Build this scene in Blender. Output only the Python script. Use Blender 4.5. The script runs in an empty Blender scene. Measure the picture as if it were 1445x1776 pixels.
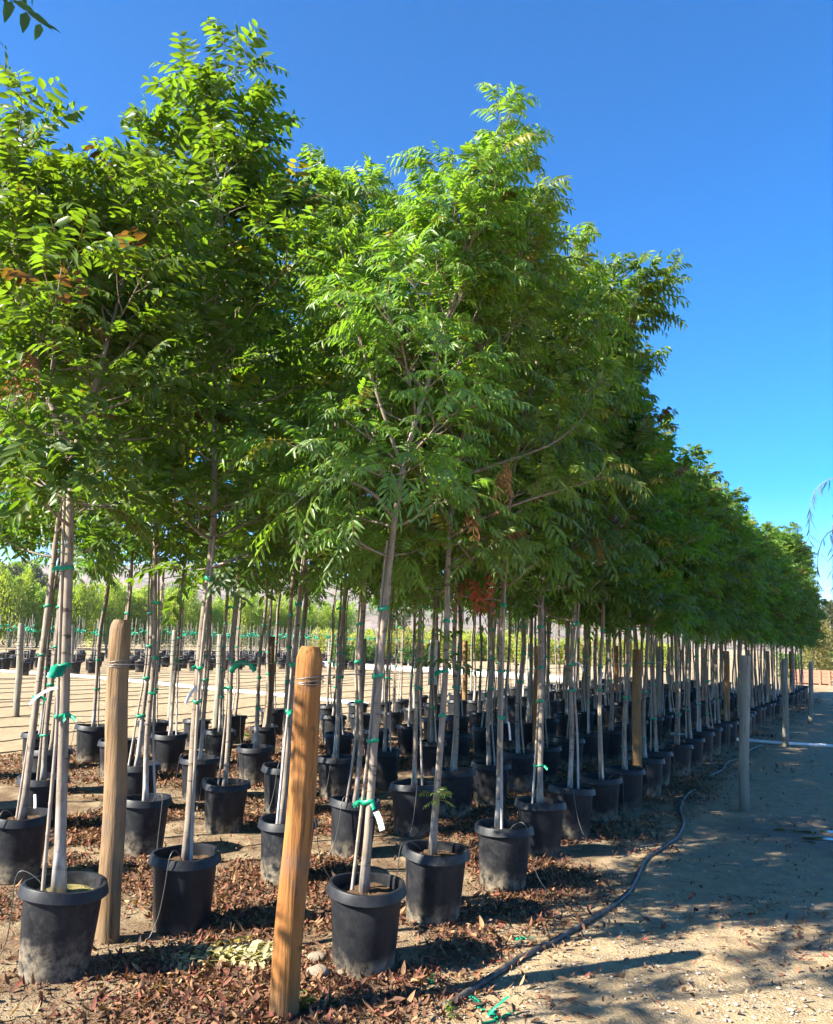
import bpy, math, random
import numpy as np
from mathutils import Matrix, Vector
R = math.radians
sc = bpy.context.scene
col = sc.collection

# ------------------------------------------------------------------ camera
PW, PH, FPX = 1445.0, 1776.0, 1445.0          # photograph size and focal length in its pixels
ROLL, HORIZON, EYE = R(2.0), 1104.0, 1.72
PITCH = math.atan((HORIZON - PH / 2) / FPX * math.cos(ROLL))
F_ = np.array([0, math.cos(PITCH), math.sin(PITCH)]); R0 = np.array([1.0, 0, 0]); U0 = np.cross(R0, F_)
R_ = R0 * math.cos(ROLL) + U0 * math.sin(ROLL); U_ = -R0 * math.sin(ROLL) + U0 * math.cos(ROLL)
EYEP = np.array([0, 0, EYE])
cd = bpy.data.cameras.new('camera'); cam = bpy.data.objects.new('camera', cd); col.objects.link(cam)
cd.sensor_fit = 'HORIZONTAL'; cd.sensor_width = 36.0; cd.lens = 36.0 * FPX / PW
cd.clip_start = 0.05; cd.clip_end = 20000
cam.matrix_world = Matrix(((R_[0], U_[0], -F_[0], 0), (R_[1], U_[1], -F_[1], 0), (R_[2], U_[2], -F_[2], EYE), (0, 0, 0, 1)))
sc.camera = cam

# ------------------------------------------------------------------ light
SUN_EL, SUN_TO = R(35), R(23)                  # elevation; direction the shadows run, from +X towards +Y
sun_vec = np.array([-math.cos(SUN_TO) * math.cos(SUN_EL), -math.sin(SUN_TO) * math.cos(SUN_EL), math.sin(SUN_EL)])
w = bpy.data.worlds.new('World'); sc.world = w; w.use_nodes = True
nt = w.node_tree; bg = nt.nodes['Background']
sky = nt.nodes.new('ShaderNodeTexSky'); sky.sky_type = 'NISHITA'; sky.sun_disc = False
sky.sun_elevation = SUN_EL; sky.sun_rotation = math.atan2(sun_vec[0], sun_vec[1]) % (2 * math.pi)
sky.altitude = 2000; sky.air_density = 0.85; sky.dust_density = 0.0; sky.ozone_density = 3.0
hs = nt.nodes.new('ShaderNodeHueSaturation'); hs.inputs['Saturation'].default_value = 1.48; hs.inputs['Hue'].default_value = 0.503
nt.links.new(sky.outputs[0], hs.inputs['Color']); nt.links.new(hs.outputs[0], bg.inputs[0]); bg.inputs[1].default_value = 0.082
sl = bpy.data.lights.new('sun', 'SUN'); so = bpy.data.objects.new('sun', sl); col.objects.link(so)
sl.energy = 5.0; sl.angle = R(0.53); sl.color = (1.0, 0.93, 0.80)
so.rotation_euler = Vector(sun_vec).to_track_quat('Z', 'Y').to_euler()
sc.view_settings.view_transform = 'Standard'; sc.view_settings.look = 'None'
sc.view_settings.gamma = 1.0; sc.view_settings.use_curve_mapping = False; sc.view_settings.exposure = 2.15
cy = sc.cycles
cy.max_bounces = 5; cy.diffuse_bounces = 2; cy.glossy_bounces = 2; cy.transmission_bounces = 4
cy.transparent_max_bounces = 4; cy.volume_bounces = 0; cy.caustics_reflective = False; cy.caustics_refractive = False
cy.use_denoising = True; cy.use_adaptive_sampling = True; cy.adaptive_threshold = 0.025; cy.sample_clamp_indirect = 6

# ------------------------------------------------------------------ helpers
def ray(px, py):
    return F_ + R_ * (px - PW / 2) / FPX - U_ * (py - PH / 2) / FPX
def ground(px, py, z=0.0):                     # point of the ground (or of a level z) seen at a pixel
    d = ray(px, py); return EYEP + d * ((z - EYE) / d[2])
def at_y(px, py, y):                           # point seen at a pixel, y metres in front
    d = ray(px, py); return EYEP + d * (y / d[1])
ROWA = R(29.0); EU = np.array([math.sin(ROWA), math.cos(ROWA), 0]); EV = np.array([-math.cos(ROWA), math.sin(ROWA), 0])
def uv(u, v): return EU * u + EV * v           # along a row of pots, across the rows
def unit(a):
    a = np.asarray(a, float); n = np.linalg.norm(a, axis=-1, keepdims=True); n[n < 1e-9] = 1; return a / n

def tag(o, label=None, cat=None, group=None, kind=None):
    if label: o['label'] = label
    if cat: o['category'] = cat
    if group: o['group'] = group
    if kind: o['kind'] = kind
    return o
def empty(name, loc, rz=0):
    o = bpy.data.objects.new(name, None); o.empty_display_size = 0.1; o.location = loc; o.rotation_euler = (0, 0, rz); col.objects.link(o); return o
def link(name, me, parent=None, loc=(0, 0, 0)):
    o = bpy.data.objects.new(name, me); o.location = loc; o.parent = parent; col.objects.link(o); return o

class MB:                                      # collects polygons, gives one mesh
    def __init__(s): s.v = []; s.f = []; s.c = []; s.n = 0
    def add(s, v, f, c=None):
        v = np.asarray(v, float).reshape(-1, 3); s.v.append(v)
        s.f += [tuple(i + s.n for i in q) for q in f]
        if c is not None: s.c.append(np.broadcast_to(np.asarray(c, float), (len(v), 3)))
        s.n += len(v); return s
    def tube(s, pts, rad, seg=8, cap=True, c=None, wob=0, rng=None):
        pts = np.asarray(pts, float); n = len(pts); rad = np.broadcast_to(np.asarray(rad, float), (n,))
        t = unit(np.gradient(pts, axis=0)); ref = np.array([1.0, 0, 0]) if abs(t[0][0]) < .9 else np.array([0, 1.0, 0])
        a = unit(np.cross(t, np.cross(ref, t))); b = np.cross(t, a); th = np.arange(seg) * 2 * math.pi / seg
        rr = rad[:, None] * np.ones((n, seg))
        if wob and rng is not None: rr = rr * (1 + wob * (.8 * rng.standard_normal((1, seg)) + .35 * rng.standard_normal((n, seg))))
        V = pts[:, None, :] + rr[..., None] * (np.cos(th)[None, :, None] * a[:, None, :] + np.sin(th)[None, :, None] * b[:, None, :])
        f = [(i * seg + j, i * seg + (j + 1) % seg, (i + 1) * seg + (j + 1) % seg, (i + 1) * seg + j) for i in range(n - 1) for j in range(seg)]
        if cap: f += [tuple(range(seg))[::-1], tuple((n - 1) * seg + j for j in range(seg))]
        return s.add(V, f, c)
    def lathe(s, prof, seg=32, c=None, wob=None):
        th = np.arange(seg) * 2 * math.pi / seg; P = np.asarray(prof, float); n = len(P)
        rr = P[:, 0][:, None] * np.ones((n, seg)); zz = P[:, 1][:, None] * np.ones((n, seg))
        if wob is not None: rr = rr * wob[0](th)[None, :]; zz = zz + wob[1](th)[None, :] * (P[:, 1][:, None] > .3)
        V = np.stack([rr * np.cos(th), rr * np.sin(th), zz], -1)
        f = [(i * seg + j, i * seg + (j + 1) % seg, (i + 1) * seg + (j + 1) % seg, (i + 1) * seg + j) for i in range(n - 1) for j in range(seg)]
        return s.add(V, f, c)
    def box(s, lo, hi, c=None, M=None):
        x0, y0, z0 = lo; x1, y1, z1 = hi
        v = np.array([(x0, y0, z0), (x1, y0, z0), (x1, y1, z0), (x0, y1, z0), (x0, y0, z1), (x1, y0, z1), (x1, y1, z1), (x0, y1, z1)], float)
        if M is not None: v = v @ M[:3, :3].T + M[:3, 3]
        return s.add(v, [(0, 3, 2, 1), (4, 5, 6, 7), (0, 1, 5, 4), (1, 2, 6, 5), (2, 3, 7, 6), (3, 0, 4, 7)], c)
    def mesh(s, name, mat, smooth=True, sharp=0):
        me = bpy.data.meshes.new(name); V = np.concatenate(s.v); me.from_pydata(V.tolist(), [], s.f)
        if s.c:
            a = me.color_attributes.new('col', 'FLOAT_COLOR', 'POINT'); C = np.ones((len(V), 4)); C[:, :3] = np.concatenate(s.c); a.data.foreach_set('color', C.ravel())
        me.materials.append(mat); me.polygons.foreach_set('use_smooth', [smooth] * len(me.polygons)); me.update()
        if sharp: me.set_sharp_from_angle(angle=R(sharp))
        return me
def tri_mesh(name, V, T, C, mat, smooth=True):
    me = bpy.data.meshes.new(name); V = np.ascontiguousarray(V, np.float32); T = np.ascontiguousarray(T, np.int32)
    me.vertices.add(len(V)); me.vertices.foreach_set('co', V.ravel())
    me.loops.add(T.size); me.loops.foreach_set('vertex_index', T.ravel())
    me.polygons.add(len(T)); me.polygons.foreach_set('loop_start', np.arange(0, T.size, 3, dtype=np.int32))
    me.polygons.foreach_set('use_smooth', np.full(len(T), smooth))
    if C is not None:
        a = me.color_attributes.new('col', 'FLOAT_COLOR', 'POINT'); cc = np.ones((len(V), 4), np.float32); cc[:, :3] = C; a.data.foreach_set('color', cc.ravel())
    me.materials.append(mat); me.update(calc_edges=True); return me
def spline(pts, n):
    pts = np.asarray(pts, float); k = len(pts)
    if k < 3: return pts[0] + (pts[-1] - pts[0]) * np.linspace(0, 1, n)[:, None]
    P = np.vstack([2 * pts[0] - pts[1], pts, 2 * pts[-1] - pts[-2]]); out = []
    for t in np.linspace(0, k - 1 - 1e-9, n):
        i = int(t); u = t - i; a, b, c, d = P[i:i + 4]
        out.append(.5 * (2 * b + (c - a) * u + (2 * a - 5 * b + 4 * c - d) * u * u + (3 * b - a - 3 * c + d) * u ** 3))
    return np.array(out)
def vnoise(x, y, seed=0):                      # smooth value noise, 0..1
    xi = np.floor(x).astype(np.int64); yi = np.floor(y).astype(np.int64); fx = x - xi; fy = y - yi
    fx = fx * fx * (3 - 2 * fx); fy = fy * fy * (3 - 2 * fy)
    def h(a, b):
        n = (a * 374761393 + b * 668265263 + seed * 974634777) & 0x7fffffff; n = ((n ^ (n >> 13)) * 1274126177) & 0x7fffffff; return ((n ^ (n >> 16)) & 0xffff) / 65535.0
    return (h(xi, yi) * (1 - fx) + h(xi + 1, yi) * fx) * (1 - fy) + (h(xi, yi + 1) * (1 - fx) + h(xi + 1, yi + 1) * fx) * fy
def fbm(x, y, seed=0, o=4):
    return sum(vnoise(x * 2 ** i, y * 2 ** i, seed + i) * .5 ** i for i in range(o)) / sum(.5 ** i for i in range(o))

# ------------------------------------------------------------------ materials
class NT:
    def __init__(s, name):
        s.m = bpy.data.materials.new(name); s.m.use_nodes = True; s.t = s.m.node_tree; s.p = s.t.nodes['Principled BSDF']; s.out = s.t.nodes['Material Output']
    def n(s, typ, **kw):
        x = s.t.nodes.new('ShaderNode' + typ)
        for k, v in kw.items():
            if k.startswith('i_'):
                k2 = k[2:].replace('_', ' '); x.inputs[int(k2) if k2.isdigit() else k2].default_value = v
            else: setattr(x, k, v)
        return x
    def l(s, a, b): s.t.links.new(a, b)
    def noise(s, vec, scale, detail=4, rough=.55):
        x = s.n('TexNoise'); x.inputs['Scale'].default_value = scale; x.inputs['Detail'].default_value = detail; x.inputs['Roughness'].default_value = rough
        if vec is not None: s.l(vec, x.inputs['Vector'])
        return x.outputs[0]
    def ramp(s, fac, a, b, c0=(0, 0, 0), c1=(1, 1, 1)):
        x = s.n('ValToRGB'); e = x.color_ramp.elements; e[0].position = a; e[1].position = b; e[0].color = (*c0, 1); e[1].color = (*c1, 1); s.l(fac, x.inputs[0]); return x.outputs[0]
    def mix(s, fac, a, b, mode='MIX'):
        x = s.n('Mix', data_type='RGBA', blend_type=mode)
        for sock, v in ((x.inputs[0], fac), (x.inputs[6], a), (x.inputs[7], b)):
            if hasattr(v, 'links'): s.l(v, sock)
            else: sock.default_value = v if not isinstance(v, tuple) else (*v, 1)
        return x.outputs[2]
    def math(s, op, a, b=None, clamp=False):
        x = s.n('Math', operation=op, use_clamp=clamp)
        for sock, v in ((x.inputs[0], a), (x.inputs[1], b)):
            if v is None: continue
            if hasattr(v, 'links'): s.l(v, sock)
            else: sock.default_value = v
        return x.outputs[0]
    def bump(s, h, strength=.3, dist=.02):
        x = s.n('Bump'); x.inputs['Strength'].default_value = strength; x.inputs['Distance'].default_value = dist; s.l(h, x.inputs['Height']); s.l(x.outputs[0], s.p.inputs['Normal'])
    def coord(s, o='Object', scale=None):
        c = s.n('TexCoord').outputs[o]
        if scale:
            m = s.n('Mapping'); m.inputs['Scale'].default_value = scale; s.l(c, m.inputs[0]); c = m.outputs[0]
        return c
    def sep(s, v): x = s.n('SeparateXYZ'); s.l(v, x.inputs[0]); return x.outputs
    def base(s, c, rough=.8, spec=.3):
        if hasattr(c, 'links'): s.l(c, s.p.inputs['Base Color'])
        else: s.p.inputs['Base Color'].default_value = (*c, 1)
        s.p.inputs['Roughness'].default_value = rough; s.p.inputs['Specular IOR Level'].default_value = spec; return s.m

def mat_leaf(name, trans=.45, rough=.42, spec=.45, var=.25):
    k = NT(name); a = k.n('Attribute', attribute_name='col'); oi = k.n('ObjectInfo')
    hv = k.n('HueSaturation'); k.l(a.outputs['Color'], hv.inputs['Color'])
    k.l(k.math('ADD', k.math('MULTIPLY', oi.outputs['Random'], .03), .485), hv.inputs['Hue'])
    k.l(k.math('ADD', k.math('MULTIPLY', oi.outputs['Random'], var), 1 - var / 2), hv.inputs['Value'])
    k.base(hv.outputs[0], rough, spec)
    tr = k.n('BsdfTranslucent'); k.l(k.mix(1.0, hv.outputs[0], (2.3, 2.4, .5), 'MULTIPLY'), tr.inputs['Color'])
    mx = k.n('MixShader'); mx.inputs[0].default_value = trans; k.l(k.p.outputs[0], mx.inputs[1]); k.l(tr.outputs[0], mx.inputs[2]); k.l(mx.outputs[0], k.out.inputs[0])
    return k.m
M = {}
M['leaf'] = mat_leaf('green_leaf'); M['dry'] = mat_leaf('dry_leaf', .18, .7, .2, .1); M['litter'] = mat_leaf('fallen_leaf', .08, .75, .2, 0)
def m_attr(name, rough, spec=.3):
    k = NT(name); a = k.n('Attribute', attribute_name='col'); return k.base(a.outputs['Color'], rough, spec)
M['attr'] = m_attr('coloured_matt', .8)
def m_bark():
    k = NT('bark'); c = k.coord('Object'); oi = k.n('ObjectInfo'); z = k.sep(c)[2]
    off = k.n('VectorMath', operation='ADD'); k.l(c, off.inputs[0]); k.l(oi.outputs['Location'], off.inputs[1])
    mp = k.n('Mapping'); mp.inputs['Scale'].default_value = (1, 1, .22); k.l(off.outputs[0], mp.inputs[0])
    n1 = k.noise(mp.outputs[0], 38, 5); n2 = k.noise(off.outputs[0], 9, 3)
    mp2 = k.n('Mapping'); mp2.inputs['Scale'].default_value = (.25, .25, 1); k.l(off.outputs[0], mp2.inputs[0]); n3 = k.noise(mp2.outputs[0], 45, 2)
    cb = k.mix(k.ramp(n1, .35, .7), (.13, .098, .074), (.34, .275, .215)); cb = k.mix(k.ramp(n2, .4, .65), cb, (.22, .18, .14))
    cb = k.mix(k.ramp(n3, .62, .70), cb, (.06, .044, .034))
    hi = k.math('ADD', k.math('MULTIPLY', oi.outputs['Random'], .45), .50)
    wz = k.math('SUBTRACT', hi, z); wz = k.math('ADD', k.math('MULTIPLY', wz, 1.6), k.math('MULTIPLY', k.math('SUBTRACT', n2, .5), 1.3)); wz = k.math('MULTIPLY', wz, .9, True)
    cb = k.mix(k.math('MULTIPLY', wz, k.ramp(n1, .3, .62)), cb, (.54, .53, .52))
    k.bump(n1, .35, .008); return k.base(cb, .8, .25)
M['bark'] = m_bark()
def m_stake():
    k = NT('bamboo'); c = k.coord('Object'); oi = k.n('ObjectInfo'); z = k.sep(c)[2]
    mp = k.n('Mapping'); mp.inputs['Scale'].default_value = (1, 1, .08); k.l(c, mp.inputs[0]); n1 = k.noise(mp.outputs[0], 60, 3); n2 = k.noise(c, 6, 3)
    cb = k.mix(n1, (.18, .14, .10), (.38, .31, .24)); cb = k.mix(k.ramp(n2, .45, .6), cb, (.23, .20, .175))
    wz = k.math('MULTIPLY', k.math('SUBTRACT', k.math('ADD', k.math('MULTIPLY', oi.outputs['Random'], 1.1), .2), z), 1.3, True)
    return k.base(k.mix(wz, cb, (.44, .42, .40)), .6, .35)
M['stake'] = m_stake()
def m_pot():
    k = NT('black_plastic'); c = k.coord('Object'); z = k.sep(c)[2]; oi = k.n('ObjectInfo')
    off = k.n('VectorMath', operation='ADD'); k.l(c, off.inputs[0]); k.l(oi.outputs['Location'], off.inputs[1]); o = off.outputs[0]
    n1 = k.noise(o, 7, 5); n2 = k.noise(o, 60, 4); n3 = k.noise(o, 22, 6, .7)
    cb = k.mix(k.ramp(n1, .35, .75), (.005, .006, .0085), (.017, .018, .021)); cb = k.mix(k.ramp(n2, .58, .75), cb, (.022, .023, .026))
    d = k.math('SUBTRACT', k.math('ADD', k.math('SUBTRACT', k.math('MULTIPLY', oi.outputs['Random'], .14), .05), k.math('MULTIPLY', n1, .24)), z); d = k.math('MULTIPLY', d, 8, True); d = k.math('MULTIPLY', d, k.ramp(n3, .36, .62), True)
    cb = k.mix(k.math('MULTIPLY', k.math('MULTIPLY', oi.outputs['Random'], .5), k.ramp(n3, .45, .7)), cb, (.06, .058, .056)); cb = k.mix(d, cb, (.22, .18, .125)); k.bump(n2, .12, .004)
    k.base(cb, .5, .28); r = k.math('ADD', k.math('MULTIPLY', n1, .25), .36); k.l(k.math('ADD', r, k.math('MULTIPLY', d, .3)), k.p.inputs['Roughness']); return k.m
M['pot'] = m_pot()
def m_soil(name, a, b, cthin):
    k = NT(name); c = k.coord('Generated'); n1 = k.noise(c, 9, 5); n2 = k.noise(c, 40, 4, .7)
    cb = k.mix(k.ramp(n2, .35, .7), a, b); cb = k.mix(k.ramp(n1, .5, .68), cb, cthin); k.bump(n2, .8, .02); return k.base(cb, .95, .1)
M['soil'] = m_soil('bark_mulch', (.055, .035, .022), (.20, .12, .07), (.10, .07, .04))
M['moss'] = m_soil('dry_moss', (.16, .13, .05), (.42, .36, .16), (.20, .20, .06))
def m_post(name, a, b, cr):
    k = NT(name); c = k.coord('Object'); oi = k.n('ObjectInfo'); off = k.n('VectorMath', operation='ADD'); k.l(c, off.inputs[0]); k.l(oi.outputs['Location'], off.inputs[1])
    mp = k.n('Mapping'); mp.inputs['Scale'].default_value = (1, 1, .07); k.l(off.outputs[0], mp.inputs[0]); n1 = k.noise(mp.outputs[0], 42, 6, .6)
    mp2 = k.n('Mapping'); mp2.inputs['Scale'].default_value = (1, 1, .12); k.l(off.outputs[0], mp2.inputs[0]); n2 = k.noise(mp2.outputs[0], 14, 4); n3 = k.noise(off.outputs[0], 5, 3)
    cb = k.mix(k.ramp(n2, .35, .68), a, b); cb = k.mix(k.ramp(n1, .53, .70), cb, cr); cb = k.mix(k.ramp(n3, .55, .75), cb, tuple(x * .55 + .045 for x in a)); zz = k.math('MULTIPLY', k.math('SUBTRACT', k.math('ADD', .05, k.math('MULTIPLY', n2, .28)), k.sep(c)[2]), 6, True); cb = k.mix(k.math('MULTIPLY', zz, .6), cb, (.15, .105, .06))
    vo = k.n('TexVoronoi'); vo.inputs['Scale'].default_value = 5; k.l(off.outputs[0], vo.inputs['Vector']); cb = k.mix(k.ramp(vo.outputs['Distance'], .05, .12, (1, 1, 1), (0, 0, 0)), cb, cr)
    k.bump(k.math('ADD', n1, k.math('MULTIPLY', n2, .8)), .9, .012); return k.base(cb, .8, .2)
M['post_gold'] = m_post('peeled_pine', (.21, .085, .023), (.335, .155, .048), (.075, .030, .010))
M['post_tan'] = m_post('weathered_pine', (.175, .108, .055), (.27, .175, .095), (.06, .034, .017))
M['post_grey'] = m_post('grey_pine', (.20, .185, .145), (.28, .265, .215), (.09, .08, .06))
M['post_brown'] = m_post('brown_pine', (.19, .105, .042), (.28, .17, .075), (.09, .05, .02))
def plain(name, c, rough=.5, spec=.4, metal=0, trans=0):
    k = NT(name); k.base(c, rough, spec); k.p.inputs['Metallic'].default_value = metal
    if trans:
        tr = k.n('BsdfTranslucent'); tr.inputs['Color'].default_value = (*c, 1); mx = k.n('MixShader'); mx.inputs[0].default_value = trans
        k.l(k.p.outputs[0], mx.inputs[1]); k.l(tr.outputs[0], mx.inputs[2]); k.l(mx.outputs[0], k.out.inputs[0])
    return k.m
M['tape'] = plain('green_tape', (.012, .36, .19), .35, .5, 0, .3)
M['paper'] = plain('white_tag', (.55, .55, .53), .7)
M['wire'] = plain('galvanised_wire', (.20, .20, .20), .45, .5, .6)
M['pvc'] = plain('white_pvc', (.74, .72, .68), .5)
M['ink'] = plain('black_ink', (.03, .03, .03), .6)
M['tube'] = plain('thin_tube', (.07, .07, .065), .4)
M['stone'] = m_soil('stone', (.30, .24, .17), (.48, .40, .31), (.36, .30, .23))
def m_hose():
    k = NT('black_hose'); c = k.coord('Object'); n = k.noise(c, 14, 5); n2 = k.noise(c, 70, 3)
    cb = k.mix(k.ramp(n, .40, .66), (.02, .021, .023), (.11, .095, .075)); k.bump(n2, .2, .004); return k.base(cb, .5, .4)
M['hose'] = m_hose()
def m_ground():
    k = NT('dirt'); c = k.coord('Object')
    def dot(v):
        x = k.n('VectorMath', operation='DOT_PRODUCT'); k.l(c, x.inputs[0]); x.inputs[1].default_value = v; return x.outputs['Value']
    V_ = dot(tuple(EV)); n0 = k.noise(c, .35, 4); n1 = k.noise(c, 1.6, 5); n2 = k.noise(c, 9, 6, .65); n3 = k.noise(c, 55, 5, .7); n4 = k.noise(c, 3.6, 4)
    path = k.mix(k.ramp(n2, .32, .7), (.33, .235, .13), (.47, .36, .215)); path = k.mix(k.ramp(n4, .48, .68), path, (.31, .245, .165))
    vo = k.n('TexVoronoi'); vo.inputs['Scale'].default_value = 48; k.l(c, vo.inputs['Vector']); g = k.math('MULTIPLY', k.ramp(vo.outputs['Distance'], .12, .34, (1, 1, 1), (0, 0, 0)), k.ramp(n1, .46, .60))
    foot = k.n('TexVoronoi', feature='SMOOTH_F1'); foot.inputs['Scale'].default_value = 3.2; k.l(c, foot.inputs['Vector'])
    path = k.mix(g, path, k.mix(k.n('SeparateColor').outputs[0] if False else n3, (.33, .29, .23), (.60, .54, .45)))
    rowc = k.mix(k.ramp(n3, .35, .68), (.10, .065, .038), (.26, .175, .105)); rowc = k.mix(k.ramp(n4, .42, .62), rowc, (.31, .235, .145))
    field = k.mix(k.ramp(n2, .3, .7), (.32, .235, .135), (.41, .31, .19)); field = k.mix(k.ramp(n1, .4, .65), field, (.35, .265, .155))
    e = k.math('ADD', V_, k.math('MULTIPLY', k.math('SUBTRACT', n1, .5), 2.2))
    cb = k.mix(k.ramp(k.math('MULTIPLY', e, .1), .165, .235), path, rowc)
    cb = k.mix(k.ramp(k.math('MULTIPLY', e, .1), .93, 1.0), cb, field)
    far = k.n('VectorMath', operation='LENGTH'); k.l(c, far.inputs[0]); cb = k.mix(k.ramp(k.math('MULTIPLY', far.outputs['Value'], .01), .36, .48), cb, field)
    pd = k.n('VectorMath', operation='SUBTRACT'); k.l(c, pd.inputs[0]); pd.inputs[1].default_value = tuple(ground(1415, 1450)); pl = k.n('VectorMath', operation='LENGTH'); k.l(pd.outputs[0], pl.inputs[0])
    wet = k.ramp(k.math('ADD', k.math('MULTIPLY', pl.outputs['Value'], .5), k.math('MULTIPLY', n1, .5)), .46, .74, (1, 1, 1), (0, 0, 0))
    cb = k.mix(k.math('MULTIPLY', wet, .72), cb, (.085, .068, .042))
    h = k.math('ADD', n3, k.math('MULTIPLY', n2, 1.4)); h = k.math('ADD', h, k.math('MULTIPLY', g, .5)); h = k.math('ADD', h, k.math('MULTIPLY', k.ramp(foot.outputs['Distance'], .1, .4), .9)); k.bump(h, .85, .035)
    k.base(cb, .95, .15); k.l(k.math('SUBTRACT', .95, k.math('MULTIPLY', wet, .45)), k.p.inputs['Roughness']); return k.m
M['ground'] = m_ground()
def m_hill():
    k = NT('dry_hillside'); c = k.coord('Object'); n = k.noise(c, .014, 6, .6); n2 = k.noise(c, .07, 5, .65)
    cb = k.mix(k.ramp(n, .4, .62), (.25, .185, .15), (.15, .125, .085)); cb = k.mix(k.ramp(n2, .52, .66), cb, (.06, .07, .035)); k.bump(n2, .6, 5); return k.base(cb, .95, .1)
M['hill'] = m_hill()

# ------------------------------------------------------------------ setting
def axis(lo, hi, a, b, step):
    mid = list(np.arange(a, b, step)); out = []; s = step; x = a
    while x > lo: s *= 1.25; x -= s; out.append(max(x, lo))
    up = []; s = step; x = mid[-1]
    while x < hi: s *= 1.25; x += s; up.append(min(x, hi))
    return np.array(out[::-1] + mid + up)
def ground_h(x, y):
    h = (fbm(x * .9, y * .9, 3) - .5) * .05 + (fbm(x * 6, y * 6, 11, 3) - .5) * .022
    pp = ground(1405, 1448); k = np.exp(-(((x - pp[0]) / .75) ** 2 + ((y - pp[1]) / .5) ** 2) ** 2); h = h * (1 - k) - .014 * k
    d = np.hypot(x, y); return h * np.clip((60 - d) / 40, 0, 1) * np.where(d < 60, 1, 0)
gx = axis(-2000, 2000, -4.6, 6.2, .045); gy = axis(-300, 2600, 2.6, 11.5, .045)
X, Y = np.meshgrid(gx, gy); Z = ground_h(X, Y); nx, ny = len(gx), len(gy)
idx = np.arange(nx * ny).reshape(ny, nx); q = np.stack([idx[:-1, :-1], idx[:-1, 1:], idx[1:, 1:], idx[1:, :-1]], -1).reshape(-1, 4)
T = np.concatenate([q[:, [0, 1, 2]], q[:, [0, 2, 3]]])
tag(link('ground', tri_mesh('ground', np.stack([X, Y, Z], -1).reshape(-1, 3), T, None, M['ground'])), kind='structure')
def gz(p): return float(ground_h(np.array([p[0]]), np.array([p[1]]))[0])

def make_hills():
    th = np.linspace(R(-50), R(50), 220); rr = np.linspace(900, 4200, 46); TT, RR = np.meshgrid(th, rr); SC = .45
    XX = RR * np.sin(TT); YY = RR * np.cos(TT)
    ridge1 = np.exp(-((RR - 1700) / 330) ** 2) * (70 + 95 * fbm(TT * 7 + 3.1, TT * 0 + 1, 21, 4)) * np.clip(.35 - TT * 1.15, .12, 1)
    ridge2 = np.exp(-((RR - 3000) / 600) ** 2) * (105 + 190 * fbm(TT * 5 + 8.3, TT * 0 + 5, 33, 4)) * np.clip(.85 - TT * .8, .42, 1.2)
    HH = ridge1 + ridge2 + 34 * (fbm(XX * .006, YY * .006, 5) - .5) * np.clip((RR - 900) / 500, 0, 1) - 3
    i = np.arange(HH.size).reshape(HH.shape); qq = np.stack([i[:-1, :-1], i[:-1, 1:], i[1:, 1:], i[1:, :-1]], -1).reshape(-1, 4)
    return tri_mesh('hills', np.stack([XX, YY, HH], -1).reshape(-1, 3) * SC, np.concatenate([qq[:, [0, 1, 2]], qq[:, [0, 2, 3]]]), None, M['hill'])
tag(link('hills', make_hills()), kind='structure')

# ------------------------------------------------------------------ leaves
LS = np.array([0, .30, .30, .30, .68, .68, .68, 1.0]); LWD = np.array([0, -1, 0, 1, -.78, 0, .78, 0.0]); LF = np.array([0, .38, 0, .38, .32, 0, .32, 0.0])
LT = np.array([(0, 2, 1), (0, 3, 2), (1, 2, 5), (1, 5, 4), (2, 3, 6), (2, 6, 5), (4, 5, 7), (5, 6, 7)])
UP = np.array([0, 0, 1.0])
def blades(base, d, n, ln, wd, curl, C):       # many leaf blades at once
    d = unit(d); s = unit(np.cross(d, n)); n = np.cross(s, d); m = len(base)
    V = base[:, None, :] + d[:, None, :] * (ln[:, None] * LS)[..., None] + s[:, None, :] * (wd[:, None] * LWD)[..., None] \
        + n[:, None, :] * (wd[:, None] * LF)[..., None] - n[:, None, :] * ((ln * curl)[:, None] * LS ** 2)[..., None]
    T = (LT[None] + (np.arange(m) * 8)[:, None, None]).reshape(-1, 3)
    return V.reshape(-1, 3), T, np.repeat(C, 8, axis=0)
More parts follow.
